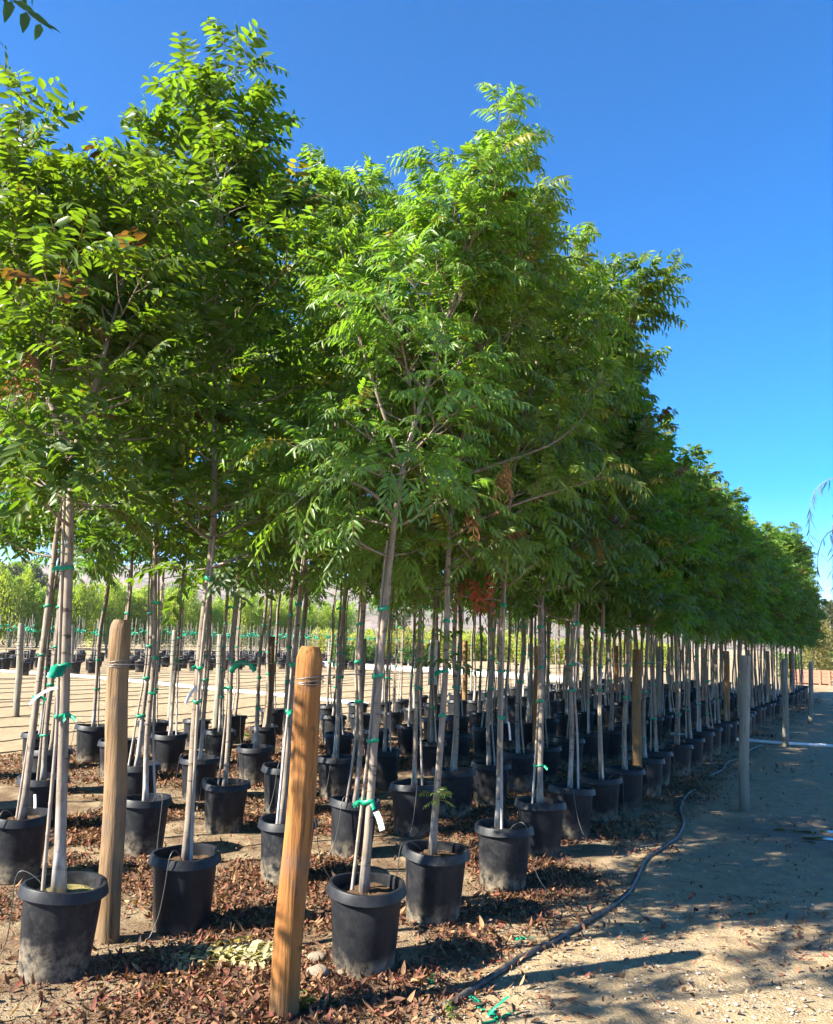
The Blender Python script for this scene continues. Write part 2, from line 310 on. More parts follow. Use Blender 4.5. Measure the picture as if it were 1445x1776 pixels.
def compound(pos, d, sc_, rng, lp, C):         # pinnate leaves: a drooping stalk with pairs of leaflets
    N = len(pos); K = lp['pairs']; L = lp['L'] * sc_; d = unit(d); g = -UP
    droop = lp['droop'] * rng.uniform(.6, 1.3, N); roll = rng.normal(0, .45, N)
    VV, TT, CC, off = [], [], [], 0
    def P(s): return pos + d * (L * s)[:, None] + g * (L * droop * s * s)[:, None]
    def Tn(s): return unit(d + g * (2 * droop * s)[:, None])
    ss = np.linspace(.2, 1, K)
    for k in range(K):
        s = np.clip(ss[k] + rng.normal(0, .012, N), .1, 1); T = Tn(s); b = P(s)
        side = unit(np.cross(T, UP) + 1e-4); nn = np.cross(side, T)
        cr, sr = np.cos(roll)[:, None], np.sin(roll)[:, None]; side, nn = side * cr + nn * sr, nn * cr - side * sr
        shape = [.72, .9, 1, 1, .97, .9, .8, .72][int(k * 7 / max(K - 1, 1))]
        for sg in (-1, 1):
            phi = R(lp['phi']) * rng.uniform(.82, 1.15, N); phi = phi * (1 - .25 * k / K)
            dl = side * (sg * np.sin(phi))[:, None] + T * np.cos(phi)[:, None] + g * (lp['hang'] * rng.uniform(.3, 1.5, N))[:, None]
            n2 = unit(nn + .35 * rng.standard_normal((N, 3)))
            ln = lp['l'] * sc_ * shape * rng.uniform(.85, 1.12, N)
            v, t, c = blades(b + side * .002 * sg, dl, n2, ln, ln * lp['w'] * rng.uniform(.9, 1.1, N), lp['curl'] * rng.uniform(.3, 1.5, N), C * rng.uniform(.86, 1.14, (N, 1)))
            VV.append(v); TT.append(t + off); CC.append(c); off += len(v)
    # the stalk, a thin three-sided strip
    st = np.linspace(0, 1, 4); rows = []
    for s in st:
        s = np.full(N, s); b = P(s); T = Tn(s); side = unit(np.cross(T, UP) + 1e-4); hw = .0016
        rows.append(np.stack([b - side * hw, b + side * hw, b + UP * hw * 1.6], 1))
    V = np.stack(rows, 1).reshape(-1, 3); t0 = []
    for i in range(3):
        for j in range(3):
            a, b_, c_, e_ = i * 3 + j, i * 3 + (j + 1) % 3, (i + 1) * 3 + (j + 1) % 3, (i + 1) * 3 + j; t0 += [(a, b_, c_), (a, c_, e_)]
    TT.append((np.array(t0)[None] + (np.arange(N) * 12)[:, None, None]).reshape(-1, 3) + off); VV.append(V); CC.append(np.tile([.20, .17, .05], (len(V), 1)))
    return np.concatenate(VV), np.concatenate(TT), np.concatenate(CC)

BROAD = dict(pairs=5, L=.31, droop=.34, l=.110, w=.18, phi=66, hang=.38, curl=.16)
BROAD2 = dict(pairs=6, L=.32, droop=.40, l=.114, w=.165, phi=66, hang=.45, curl=.18)
NARROW = dict(pairs=6, L=.31, droop=.50, l=.107, w=.135, phi=62, hang=.58, curl=.22)
FINE = dict(pairs=8, L=.31, droop=.52, l=.086, w=.115, phi=60, hang=.55, curl=.24)
G_DARK = (.048, .100, .022); G_MID = (.064, .130, .027); G_LIGHT = (.102, .180, .036); G_YEL = (.17, .23, .03)

def tree_geo(seed, path, lp, colr, rmax=.72, nbr=30, zc=2.0, r0=.030, extra=(), forks=(), sparse=1.0, dead=0.006, tipyoung=.25, prof=(.80, .97, 1, .84, .44, .12)):
    """path: leader from the soil to the tip (local); forks: further leaders; extra: given branches. Returns meshes for trunk (with limbs) and crown."""
    rng = np.random.default_rng(seed); wood = MB(); LP, LD, LSc, LY = [], [], [], []
    def leaf(p, d, s=1.0, young=0.0):
        LP.append(p); LD.append(d); LSc.append(s * rng.uniform(.75, 1.15)); LY.append(young)
    def twig_leaves(pts, step, young, s=1.0, start=.15):
        L = np.linalg.norm(np.diff(pts, axis=0), axis=1).sum(); n = max(2, int(L / step * sparse * .76)); t = unit(pts[-1] - pts[0])
        a = unit(np.cross(t, UP) + .01 * rng.standard_normal(3)); b = np.cross(t, a); ph = rng.uniform(0, 6.28)
        for k in range(n):
            f = start + (1 - start) * (k + .5) / n; x = f * (len(pts) - 1); i = min(int(x), len(pts) - 2); p = pts[i] + (pts[i + 1] - pts[i]) * (x - i)
            th = ph + k * 2.4; o = a * math.cos(th) + b * math.sin(th); o = o + UP * .15
            leaf(p, t * rng.uniform(.35, .8) + o * .8 + UP * .25, s * (1 - .12 * f), young * f)
        for k in range(3):
            th = rng.uniform(0, 6.28); leaf(pts[-1], t + .55 * (a * math.cos(th) + b * math.sin(th)) + UP * .15, s * .85, young)
    def branch(p, d, L, rad, young, bend=.25, seg=6, pts=None):
        if pts is None:
            pts = [p]; dd = unit(d)
            for i in range(seg): dd = unit(dd + UP * bend / seg + rng.normal(0, .09, 3)); pts.append(pts[-1] + dd * L / seg)
            pts = np.array(pts)
        else: pts = np.asarray(pts); L = np.linalg.norm(np.diff(pts, axis=0), axis=1).sum(); seg = len(pts) - 1
        wood.tube(pts, np.linspace(rad, .0035, len(pts)), 5)
        nt_ = max(3, int(L / .135 * sparse)); sg = rng.choice([-1, 1])
        for k in range(nt_):
            f = .22 + .78 * (k + rng.uniform(.2, .8)) / nt_; x = min(f, .999) * seg; i = int(x); q = pts[i] + (pts[i + 1] - pts[i]) * (x - i); t = unit(pts[i + 1] - pts[i])
            sg = -sg; sd = unit(np.cross(t, UP) + .02) * sg; e = rng.uniform(-.25, .55)
            td = unit(t * .75 + sd * .75 + UP * e); tl = rng.uniform(.12, .30) * (1.15 - .5 * f); tw = [q]
            for _ in range(3): td = unit(td + UP * .08 + rng.normal(0, .12, 3)); tw.append(tw[-1] + td * tl / 3)
            tw = np.array(tw); wood.tube(tw, np.linspace(.0042, .002, 4), 4, False); twig_leaves(tw, .072, young)
        twig_leaves(pts[len(pts) // 2:], .06, young)
    leaders = [np.asarray(path, float)] + [np.asarray(f, float) for f in forks]
    for li, pt in enumerate(leaders):
        n = 30; P = spline(pt, n); top = P[-1][2]; z0 = P[0][2]
        fr = (P[:, 2] - leaders[0][0][2]) / max(.1, top - leaders[0][0][2])
        rad = (r0 if li == 0 else r0 * .8) * np.clip(1 - fr, 0, 1) ** .62 + .004
        if li == 0: rad = rad * (1 + .35 * np.exp(-(P[:, 2] - z0) / .05)); 
        wood.tube(P, rad, 10 if li == 0 else 7, True, None, .025, rng)
        zs = np.linspace(max(zc, z0 + .05), top - .12, max(4, int(nbr * (1 if li == 0 else .7))))
        for i, z in enumerate(zs):
            t = (z - zc) / (top - zc); z = z + rng.uniform(-.05, .05); j = int(np.argmin(abs(P[:, 2] - z))); p = P[j]
            reach = rmax * np.interp(t, [0, .15, .35, .6, .85, 1], prof) * rng.uniform(.5, 1.32)
            el = R(np.interp(t, [0, .5, 1], [8, 36, 64]) + rng.uniform(-12, 12)); az = i * 2.4 + seed + rng.uniform(-.4, .4)
            d = np.array([math.cos(az) * math.cos(el), math.sin(az) * math.cos(el), math.sin(el)])
            branch(p, d, max(.15, reach / math.cos(el) * .92), max(.005, rad[j] * .5), tipyoung * (.4 + t), np.interp(t, [0, .5, 1], [.0, .32, .2]))
        for q in range(5 if li == 0 else 3):   # long shoots that stick out of the crown
            z = top - rng.uniform(.35, 1.5); j = int(np.argmin(abs(P[:, 2] - z))); az = rng.uniform(0, 6.28); o = rng.uniform(.25, .6)
            branch(P[j], np.array([math.cos(az) * o, math.sin(az) * o, 1.0]), rng.uniform(.45, .85), .006, tipyoung * 1.8, .35)
        k = np.where(P[:, 2] > top - .55)[0]; twig_leaves(P[k[0]:], .028, tipyoung * 2.2, 1.0)
    for e in extra: branch(None, None, 0, .013, tipyoung * 1.5, pts=spline(e, 9))
    LP_, LD_, LS_, LY_ = np.array(LP), np.array(LD), np.array(LSc), np.array(LY)[:, None]; N = len(LP_)
    C = np.array(colr)[None] * rng.uniform(.78, 1.22, (N, 1)); C = C * (1 - np.clip(LY_, 0, 1) * .8) + np.array(G_YEL) * np.clip(LY_, 0, 1) * .8
    k = rng.random(N); C[k < .022] = np.array([.22, .20, .03]) * rng.uniform(.7, 1.1, ((k < .022).sum(), 1)); C[k < dead] = np.array([.12, .062, .036]) * rng.uniform(.6, 1.2, ((k < dead).sum(), 1))
    V, T, CC = compound(LP_, LD_, LS_, rng, lp, C)
    return wood, (V, T, CC), leaders[0], N
def stake_path(P, rng, top):                   # a cane that starts beside the trunk and is tied to it
    az = rng.uniform(0, 6.28); o = np.array([math.cos(az), math.sin(az), 0]); out = []
    for z in np.linspace(P[0][2], top, 16):
        j = np.array([np.interp(z, P[:, 2], P[:, i]) for i in range(2)]); f = min(1, max(0, (z - P[0][2]) / .8)); g = .075 * (1 - f) + .031 * f
        out.append([*(j + o[:2] * g), z])
    return np.array(out)
def stake_mesh(S):
    m = MB(); pts, rad = [], []
    for i in range(len(S) - 1):
        for f, r in ((0, .0118), (.05, .0100), (.95, .0100)): pts.append(S[i] + (S[i + 1] - S[i]) * f); rad.append(r * (1 - .25 * i / len(S)))
    pts.append(S[-1]); rad.append(.009); m.tube(pts, rad, 7); return m.mesh('stake', M['stake'])
def tie_mesh(c, a, rx, ry, hgt, rng, tails=0, bow=0):   # a flat band of tape round trunk and cane
    m = MB(); th = np.arange(18) * 2 * math.pi / 18; e1 = np.array([math.cos(a), math.sin(a), 0]); e2 = np.array([-math.sin(a), math.cos(a), 0]); rows = []
    for z, k in ((-.5, 1), (.5, 1), (.5, .93), (-.5, .93)):
        rows.append(c + (np.cos(th) * rx * k)[:, None] * e1 + (np.sin(th) * ry * k)[:, None] * e2 + UP * (z * hgt + .006 * np.sin(th * 2 + a))[:, None])
    n = 18; m.add(np.array(rows), [(i * n + j, i * n + (j + 1) % n, ((i + 1) % 4) * n + (j + 1) % n, ((i + 1) % 4) * n + j) for i in range(4) for j in range(n)])
    for k in range(tails):
        d = rng.normal(0, 1, 3); d[2] = abs(d[2]) * .3; d[1] = -abs(d[1]); d = unit(d); p = c + d * np.array([rx, ry, 0]) ; pts = [p]; L = rng.uniform(.03, .06) if not bow else bow * rng.uniform(.6, 1.2)
        for i in range(5): d = unit(d - UP * (.25 if not bow else .38) + rng.normal(0, .12, 3)); pts.append(pts[-1] + d * L / 5)
        pts = np.array(pts); s = unit(np.cross(pts[-1] - pts[0], [0, 1.0, .2])) * (.011 if not bow else .024); t = np.array([.0012, -.0012, .0005])
        rows = np.stack([pts - s, pts + s, pts + s + t, pts - s + t], 1)
        m.add(rows, [(i * 4 + j, i * 4 + (j + 1) % 4, (i + 1) * 4 + (j + 1) % 4, (i + 1) * 4 + j) for i in range(5) for j in range(4)])
    return m.mesh('tie', M['tape'])
def tag_mesh(p, d, L, wdt):
    m = MB(); pts = [np.array(p)]; d = np.array(d, float)
    for i in range(6): d = unit(d + np.array([0, 0, -.18])); pts.append(pts[-1] + d * L / 6)
    pts = np.array(pts); s = unit(np.cross(pts[-1] - pts[0], [.2, 1.0, .1])) * wdt; t = np.array([0, .0015, 0]); rows = np.stack([pts - s, pts + s, pts + s + t, pts - s + t], 1)
    m.add(rows, [(i * 4 + j, i * 4 + (j + 1) % 4, (i + 1) * 4 + (j + 1) % 4, (i + 1) * 4 + j) for i in range(6) for j in range(4)]); return m.mesh('tag', M['paper'], False)

# ------------------------------------------------------------------ pots
POT_H = .43
def pot_meshes(seed):
    rng = np.random.default_rng(seed); a, b, c, d = rng.uniform(-.018, .018, 2).tolist() + rng.uniform(0, 6.28, 2).tolist()
    wob = (lambda th: 1 + a * np.cos(2 * th + c) + b * np.cos(3 * th + d), lambda th: .006 * np.cos(2 * th + d))
    body = MB().lathe([(.0, .0), (.148, .0), (.160, .006), (.162, .03), (.172, .16), (.182, .30), (.186, .385), (.189, .425), (.181, .425), (.178, .36), (.0, .355)], 40, None, wob).mesh('pot', M['pot'], True, 40)
    rim = MB().lathe([(.1892, .388), (.2120, .379), (.2140, .381), (.2030, .426), (.2005, .4305), (.188, .4325), (.1835, .431), (.1825, .42)], 40, None, wob).mesh('rim', M['pot'], True, 30)
    m = MB(); n = 36
    for ring in range(9):
        rr = .177 * ring / 8; th = np.arange(n) * 2 * math.pi / n; z = .372 + (vnoise(th * 3 + seed, np.full(n, rr * 40), seed) - .5) * .022 + .012 * (1 - ring / 8)
        m.add(np.stack([rr * np.cos(th) * wob[0](th), rr * np.sin(th) * wob[0](th), z], -1), [])
    m.f = [(i * n + j, i * n + (j + 1) % n, (i + 1) * n + (j + 1) % n, (i + 1) * n + j) for i in range(8) for j in range(n)]
    soil = m.mesh('soil', M['soil'], False); moss = soil.copy(); moss.materials[0] = M['moss']
    return dict(body=body, rim=rim, soil=soil, moss=moss)
POTS = [pot_meshes(s) for s in range(5)]
def tube_mesh(seed):
    rng = np.random.default_rng(seed); a = rng.uniform(-2.6, -.3); o = np.array([math.cos(a), math.sin(a), 0])
    s = np.array([-o[1], o[0], 0]) * rng.uniform(-1, 1)
    pts = [o * .06 + UP * .37, o * .12 + UP * .44 + s * .02, o * .195 + UP * .475 + s * .05, o * .228 + UP * .43 + s * .08, o * .235 + UP * .28 + s * .11, o * .25 + UP * .13 + s * .16, o * .30 + UP * .02 + s * .25, o * .38 + UP * .004 + s * .36]
    return MB().tube(spline(pts, 26), .0030, 5).mesh('drip_tube', M['tube'])
TUBES = [tube_mesh(s) for s in range(5)]

# ------------------------------------------------------------------ tree kinds
VAR = {}
def variant(key, seed, path, lp, colr, stake_top=2.3, ties=None, bows={}, **kw):
    if ties is None: q = random.Random(seed * 3); ties = (q.uniform(.62, .95), q.uniform(1.15, 1.3), 1.50, q.uniform(1.8, 2.05))[q.randrange(2):]
    wood, (V, T, C), P0, N = tree_geo(seed, path, lp, colr, **kw)
    rng = np.random.default_rng(seed + 5); P = spline(P0, 30); S = stake_path(P, rng, stake_top); r0 = kw.get('r0', .03); tm = []
    for z in ties:
        tj = np.array([np.interp(z, P[:, 2], P[:, i]) for i in range(2)]); sj = np.array([np.interp(z, S[:, 2], S[:, i]) for i in range(2)]); dd = sj - tj; a = math.atan2(dd[1], dd[0]); dist = np.linalg.norm(dd)
        fr = (z - P[0][2]) / (P[-1][2] - P[0][2]); rt = r0 * (1 - fr) ** .62 + .006; cx = tj + dd / max(dist, 1e-6) * (dist + .013 - rt) / 2
        tm.append(tie_mesh(np.array([*cx, z]), a, (dist + .013 + rt) / 2 + .003, max(rt, .014) + .004, rng.uniform(.013, .026), rng, 3 if z in bows else (rng.integers(0, 4) if rng.random() < .35 else 0), bows.get(z, 0)))
    VAR[key] = dict(trunk=wood.mesh('trunk', M['bark']), crown=tri_mesh('crown', V, T, C, M['leaf']), stake=stake_mesh(S), ties=tm, P=P, S=S, N=N)
def gen_path(seed, H, lean=(0, 0)):
    rng = np.random.default_rng(seed + 99); pts = []
    for z in (.37, .9, 1.5, 2.1, 2.8, 3.5, 4.2, H):
        if z > H: continue
        f = (z - .37) / (H - .37); s = .0 if z < .5 else .05 * f; pts.append([lean[0] * f + rng.normal(0, .008 + s), lean[1] * f + rng.normal(0, .008 + s), z])
    return pts
def local_path(base, pix, y, root=True):                  # leader traced in the photograph, at the tree's own distance
    rng = np.random.default_rng(int(base[0] * 100) & 0xffff); out = []
    for i, (px, py) in enumerate(pix):
        p = at_y(px, py, y + (0 if i < 2 else rng.uniform(-.05, .05) * i)) - base; out.append([p[0], p[1], p[2]])
    if root: out[0][2] = .37
    return out

ROWS = {                                        # v of each row, u of the trees measured in the photograph
    0: (2.45, [4.00, 4.84, 5.77, 6.78, 7.60, 8.38, 9.10, 10.06]),
    1: (3.70, [3.06, 3.91, 4.98, 5.82, 6.76, 7.70, 8.45, 9.39]),
    2: (5.08, [3.98, 4.92, 5.87, 6.80, 7.66, 8.53, 9.68]),
    3: (6.28, [4.10, 5.02, 5.98, 6.77, 7.70, 8.60, 9.45]),
    4: (7.62, [5.10, 6.03, 6.95, 7.69, 8.61, 9.58, 10.40, 11.24]),
    5: (8.88, [5.95, 6.89, 7.64, 8.73, 9.52, 10.34, 11.39, 12.10, 12.94]),
}
U_END = 34.2
EXACT = {(0, 0): (637, 1526), (0, 1): (753, 1469), (0, 2): (874, 1426), (0, 3): (937, 1386), (0, 4): (990, 1362), (0, 5): (1041, 1344), (0, 6): (1085, 1331),
         (1, 0): (107, 1530), (1, 1): (324, 1472), (1, 2): (498, 1416), (1, 3): (613, 1385), (1, 4): (718, 1358), (2, 0): (36, 1407), (2, 1): (252, 1378), (2, 2): (392, 1350),
         (3, 1): (75, 1343), (3, 2): (238, 1323), (3, 3): (348, 1309)}
def spot(r, i):
    if (r, i) in EXACT:
        p = ground(*EXACT[(r, i)], POT_H); return np.array([p[0], p[1], 0])
    v, us = ROWS[r]; rng = random.Random(r * 1000 + i)
    if i < len(us): return uv(us[i] + rng.uniform(-.03, .03), v + rng.uniform(-.05, .05))
    return uv(us[-1] + (i - len(us) + 1) * .90 + rng.uniform(-.06, .06), v + rng.uniform(-.06, .06))
def hero(key, rc, pix, lp, colr, forks=(), extra=(), **kw):
    b = spot(*rc); y = b[1]; fk = [local_path(b, f, y, False) for f in forks]; ex = [[at_y(px, py, y + dy) - b for px, py, dy in e] for e in extra]
    variant(key, kw.pop('seed'), local_path(b, pix, y), lp, colr, forks=fk, extra=ex, **kw)
hero('h_a', (1, 0), [(103, 1535), (112, 1200), (121, 900), (121, 800), (95, 720), (55, 600), (35, 460), (42, 310)], BROAD, (.064, .12, .022), seed=11, r0=.026, zc=2.25, nbr=22, rmax=.54, sparse=.85, stake_top=2.55,
     forks=[[(121, 805), (152, 710), (182, 610), (205, 520), (232, 400)]], bows={1.50: .115}, dead=.03)
hero('h_b', (1, 1), [(325, 1475), (345, 1150), (371, 900), (372, 700), (377, 500), (372, 390), (364, 250)], BROAD, (.068, .128, .023), seed=12, r0=.022, zc=2.12, nbr=42, rmax=.68, dead=.01, sparse=.95, prof=(.7, .85, .95, 1, .78, .34))
hero('h_c', (2, 0), [(40, 1410), (72, 1150), (96, 950), (103, 850), (90, 640), (80, 400)], BROAD, G_MID, seed=13, r0=.020, zc=2.15, nbr=18, rmax=.5, sparse=.85)
hero('h_1', (0, 0), [(632, 1530), (660, 1150), (685, 900), (712, 760), (782, 540), (807, 422), (832, 345), (862, 270)], FINE, G_LIGHT, seed=14, r0=.018, zc=2.15, nbr=34, rmax=.58, stake_top=2.25, sparse=1.05, prof=(.85, 1, 1, .74, .34, .10),
     extra=[[(685, 900, 0), (640, 850, -.1), (570, 830, -.25), (505, 880, -.35)], [(700, 820, 0), (640, 640, -.1), (605, 520, 0), (590, 420, .1)]])
hero('h_2', (0, 1), [(750, 1470), (772, 1180), (778, 960), (792, 820), (830, 640), (875, 520), (898, 440)], FINE, G_LIGHT, seed=15, r0=.018, zc=2.08, nbr=32, rmax=.60, stake_top=2.5, sparse=.95,
     extra=[[(778, 935, 0), (860, 890, -.15), (960, 855, -.3), (1050, 830, -.4)], [(792, 830, 0), (880, 800, -.05), (960, 770, -.1), (1010, 728, -.1)]])
hero('h_3', (0, 2), [(865, 1425), (870, 1150), (875, 1000), (890, 820), (925, 660), (955, 515)], NARROW, G_LIGHT, seed=16, r0=.020, zc=2.08, nbr=36, rmax=.62)
hero('h_4', (0, 3), [(936, 1388), (940, 1150), (942, 1000), (968, 800), (1040, 640), (1082, 580), (1105, 505)], NARROW, G_MID, seed=17, r0=.020, zc=2.08, nbr=38, rmax=.66)
hero('h_g', (1, 2), [(490, 1415), (506, 1200), (524, 1000), (545, 880), (590, 700), (612, 540), (600, 430), (598, 345)], NARROW, G_LIGHT, seed=18, r0=.019, zc=2.08, nbr=34, rmax=.60)
for k, (sd, H, lp, cc, rm) in enumerate([(31, 5.35, BROAD2, G_MID, .60), (32, 5.1, BROAD2, G_DARK, .62), (33, 5.5, NARROW, G_MID, .60), (34, 5.2, BROAD2, (.07, .145, .02), .62)]):
    rr = random.Random(sd); variant('g%d' % k, sd, gen_path(sd, H, (rr.uniform(-.15, .15), rr.uniform(-.15, .15))), lp, cc, nbr=25, rmax=rm, zc=2.42, r0=.018)
for k, (sd, H) in enumerate([(41, 4.0), (42, 3.85), (43, 4.85)]):
    variant('s%d' % k, sd, gen_path(sd, H), BROAD2, ((.07, .145, .02), G_MID, G_MID)[k], nbr=32, rmax=.72, zc=2.0, r0=.018)
variant('thin', 51, gen_path(51, 5.0), BROAD, G_MID, nbr=11, rmax=.65, zc=2.3, r0=.020)
for k, (sd, H, lp, cc) in enumerate([(71, 5.2, BROAD2, G_MID), (72, 5.0, NARROW, G_MID), (73, 5.35, BROAD2, (.07, .145, .02))]):
    variant('c%d' % k, sd, gen_path(sd, H), lp, cc, nbr=14, rmax=.56, zc=2.35, r0=.018)
GEN = ['g0', 'g1', 'g2', 'g3', 'h_3', 'h_4']
HERO = {(1, 0): 'h_a', (1, 1): 'h_b', (2, 0): 'h_c', (0, 0): 'h_1', (0, 1): 'h_2', (0, 2): 'h_3', (0, 3): 'h_4', (1, 2): 'h_g'}

# ------------------------------------------------------------------ potted trees
ORD = ['first', 'second', 'third', 'fourth', 'fifth', 'sixth', 'seventh', 'eighth', 'ninth', 'tenth', 'eleventh', 'twelfth', 'thirteenth', 'fourteenth', 'fifteenth', 'sixteenth', 'seventeenth', 'eighteenth', 'nineteenth', 'twentieth'] + ['twenty-' + x for x in 'first second third fourth fifth sixth seventh eighth ninth'.split()] + ['thirtieth'] + ['thirty-' + x for x in 'first second third fourth fifth sixth'.split()]
ROWN = ['the row beside the dirt path', 'the second row from the path', 'the third row from the path', 'the fourth row from the path', 'the fifth row from the path', 'the outer row by the bare field']
LABEL = {(1, 0): 'broad-leaved potted tree with forked trunk and mossy pot at the lower corner', (1, 1): 'tallest broad-leaved potted tree, its pot between the two thick wooden posts',
         (0, 0): 'leaning fine-leaved potted tree with white tag, just behind the golden post', (0, 1): 'fine-leaved potted tree with small sprouts low on its trunk, second in path row',
         (0, 2): 'potted tree with straight pale trunk and tan moss, third in path row', (0, 3): 'potted tree with crown leaning out over the path, fourth in path row',
         (2, 0): 'leaning twin-stemmed potted tree with dark pot, cut by the picture edge', (1, 2): 'potted tree whose pot stands half hidden behind the golden post',
         (2, 2): 'potted tree with big green tape bow on its trunk'}
BEHEADED = {}
GROUP = 'potted trees standing in rows'
prng = random.Random(7)
def plant(r, i, pos, key, rz, label, near):
    e = empty('potted_tree', pos, rz); tag(e, label, 'tree', GROUP); v = VAR[key]; k = prng.randrange(5); pm = POTS[k]
    p = link('pot', pm['body'], e, (0, 0, -.008)); p.rotation_euler = (prng.uniform(-.03, .03), prng.uniform(-.03, .03), prng.uniform(0, 6.28))
    link('rim', pm['rim'], p)
    if near: link('soil', pm['moss'] if (r, i) in ((1, 0), (0, 2)) else pm['soil'], p)
    link('trunk', v['trunk'], e); link('stake', v['stake'], e); link('crown', v['crown'], e)
    for t in (v['ties'] if near else v['ties'][-2:]): link('tie', t, e)
    if near and prng.random() < .75:
        d = link('drip_tube', TUBES[prng.randrange(5)], e); d.rotation_euler = (0, 0, -rz + prng.uniform(-.7, .7))
    return e
TREES = {}
for r in range(6):
    v, us = ROWS[r]; i = 0
    while True:
        p = spot(r, i)
        if p @ EU > U_END: break
        key = HERO.get((r, i)); rz = 0.0
        if not key:
            key = GEN[(r * 3 + i * 5 + prng.randrange(2)) % len(GEN)]; rz = prng.uniform(0, 6.28)
            if r >= 1 and i > 1: key = 'c%d' % prng.randrange(3)
            if r == 0 and i in (4, 5, 6): key = ('s2', 's2', 's0')[i - 4]
            if r == 0 and i > 6: key = ('s0', 's1', 's0', 's2')[prng.randrange(2 if i < 15 else 4)]
        lim = 36 if r == 0 else 12
        lab = LABEL.get((r, i)) or ('staked potted tree, %s from the front in %s' % (ORD[i], ROWN[r]) if i < lim else 'staked potted tree beyond the %s in %s' % (ORD[lim - 1], ROWN[r]))
        e = plant(r, i, (p[0], p[1], gz(p)), key, rz, lab, p[1] < 17)
        if not HERO.get((r, i)): s = prng.uniform(.95, 1.06); e.scale = (1, 1, s) if False else (s, s, s)
        TREES[(r, i)] = e; i += 1
# the tree that stands just outside the picture and reaches in with one leaf at the upper corner
p = np.array([-2.95, 2.6, 0]); side_tree = plant(9, 9, (p[0], p[1], gz(p)), 'thin', 2.1, 'broad-leaved tree beside the camera, one leaf hanging in at the upper corner', True)

# ------------------------------------------------------------------ posts and wires
def post(b, r, h, mat, label, lean=(0, 0), seed=0, dome=True, z0=-.05):
    rng = np.random.default_rng(seed); o = empty('wooden_post', (b[0], b[1], gz(b))); tag(o, label, 'post', 'wooden posts among the rows'); n = 14
    zs = np.concatenate([np.linspace(z0, h - .055, n), [h - .03, h - .006, h]]); k = np.concatenate([np.linspace(1.0, .93, n), [.84, .68, .64] if dome else [.93, .92, .88]])
    f = np.clip(zs, 0, 9) / h; pts = np.stack([lean[0] * f + .006 * np.sin(zs * 5 + seed), lean[1] * f + .004 * np.cos(zs * 4 + seed), zs], -1)
    link('shaft', MB().tube(pts, r * k, 28, True, None, .010, rng).mesh('shaft', mat, True, 35), o)
    m = MB(); c = np.array([lean[0], lean[1], 0]) * (1.50 / h)
    for j in range(3):
        th = np.linspace(0, 6.2832, 25); m.tube(c + np.stack([np.cos(th) * r * 1.03, np.sin(th) * r * 1.03, 1.50 + .008 * j + .012 * np.sin(th + j)], -1), .0022, 5, False)
    link('wire_wrap', m.mesh('wire_wrap', M['wire']), o); return o
def top_lean(b, top):
    p = at_y(top[0], top[1], b[1]); return (p[0] - b[0], 0), p[2]
b = ground(492, 1758); le, h = top_lean(b, (541, 1117)); post(b, .068, h, M['post_gold'], 'thick golden peeled post with sawn top at the front of the path row', le, 3)
b = ground(188, 1632); le, h = top_lean(b, (210, 1075)); post(b, .064, h, M['post_tan'], 'thick weathered tan post between the two broad-leaved front trees', le, 4)
for (px, py, tx, ty, r, lab) in ((1290, 1406, 1293, 1137, .054, 'grey post standing in the path beside the puddle'), (1363, 1294, 1361, 1142, .055, 'grey post in the path where the white pipe crosses'), (1406, 1256, 1407, 1148, .055, 'smallest and farthest grey post standing in the path')):
    b = ground(px, py); le, h = top_lean(b, (tx, ty)); post(b, r, h, M['post_grey'], lab, le, px, False)
for r in range(6):
    v = ROWS[r][0]
    for k in range(4):
        u = 9.75 + 6.5 * k + (.1, .2, .05, .15, -.1, .25)[r]; b = uv(u, v + .02); mk = ('post_brown', 'post_gold', 'post_brown', 'post_grey', 'post_tan', 'post_grey')[(r + k * 2) % 6] if k else ('post_brown', 'post_gold', 'post_brown', 'post_grey', 'post_tan', 'post_grey')[r]
        lab = 'post numbered seven with a white sleeve, among the third row of trees' if (r, k) == (2, 0) else '%s wooden post behind the front in %s' % (ORD[k], ROWN[r]); lab = lab.replace('outer row', 'outer tree row')
        o = post(b, .056, 1.66, M[mk], lab, ((.03 if r == 3 else 0) + .02 * math.sin(r + k), 0), r * 7 + k, False)
        if (r, k) == (2, 0):
            sv = link('sleeve', MB().lathe([(.062, 1.10), (.064, 1.10), (.064, 1.665), (.062, 1.672), (.0, 1.672)], 24).mesh('sleeve', M['pvc']), o)
            nm = MB().box((-.030, -.067, 1.375), (.030, -.0655, 1.388)); V7 = [(.030, 1.3745), (.016, 1.3745), (-.018, 1.290), (-.004, 1.290)]
            nm.add([(x, y, z) for y in (-.067, -.0655) for x, z in V7], [(3, 2, 1, 0), (4, 5, 6, 7)] + [(a, (a + 1) % 4, 4 + (a + 1) % 4, 4 + a) for a in range(4)]); link('number', nm.mesh('number', M['ink'], False), sv)
    m = MB(); us = np.linspace(3.35 if r < 2 else 2.4, 34, 60); pts = np.array([uv(x, v + .06) + UP * (1.505 - .02 * math.sin((x - 3.3) / 6.5 * math.pi) ** 2) for x in us])
    tag(link('trellis_wire', m.tube(pts, .0026, 5).mesh('trellis_wire', M['wire'])), 'thin steel wire strung at chest height along %s' % ROWN[r], 'wire', 'row wires')
b0 = ground(492, 1758) + UP * 1.49; b1 = ground(188, 1632) + UP * 1.50
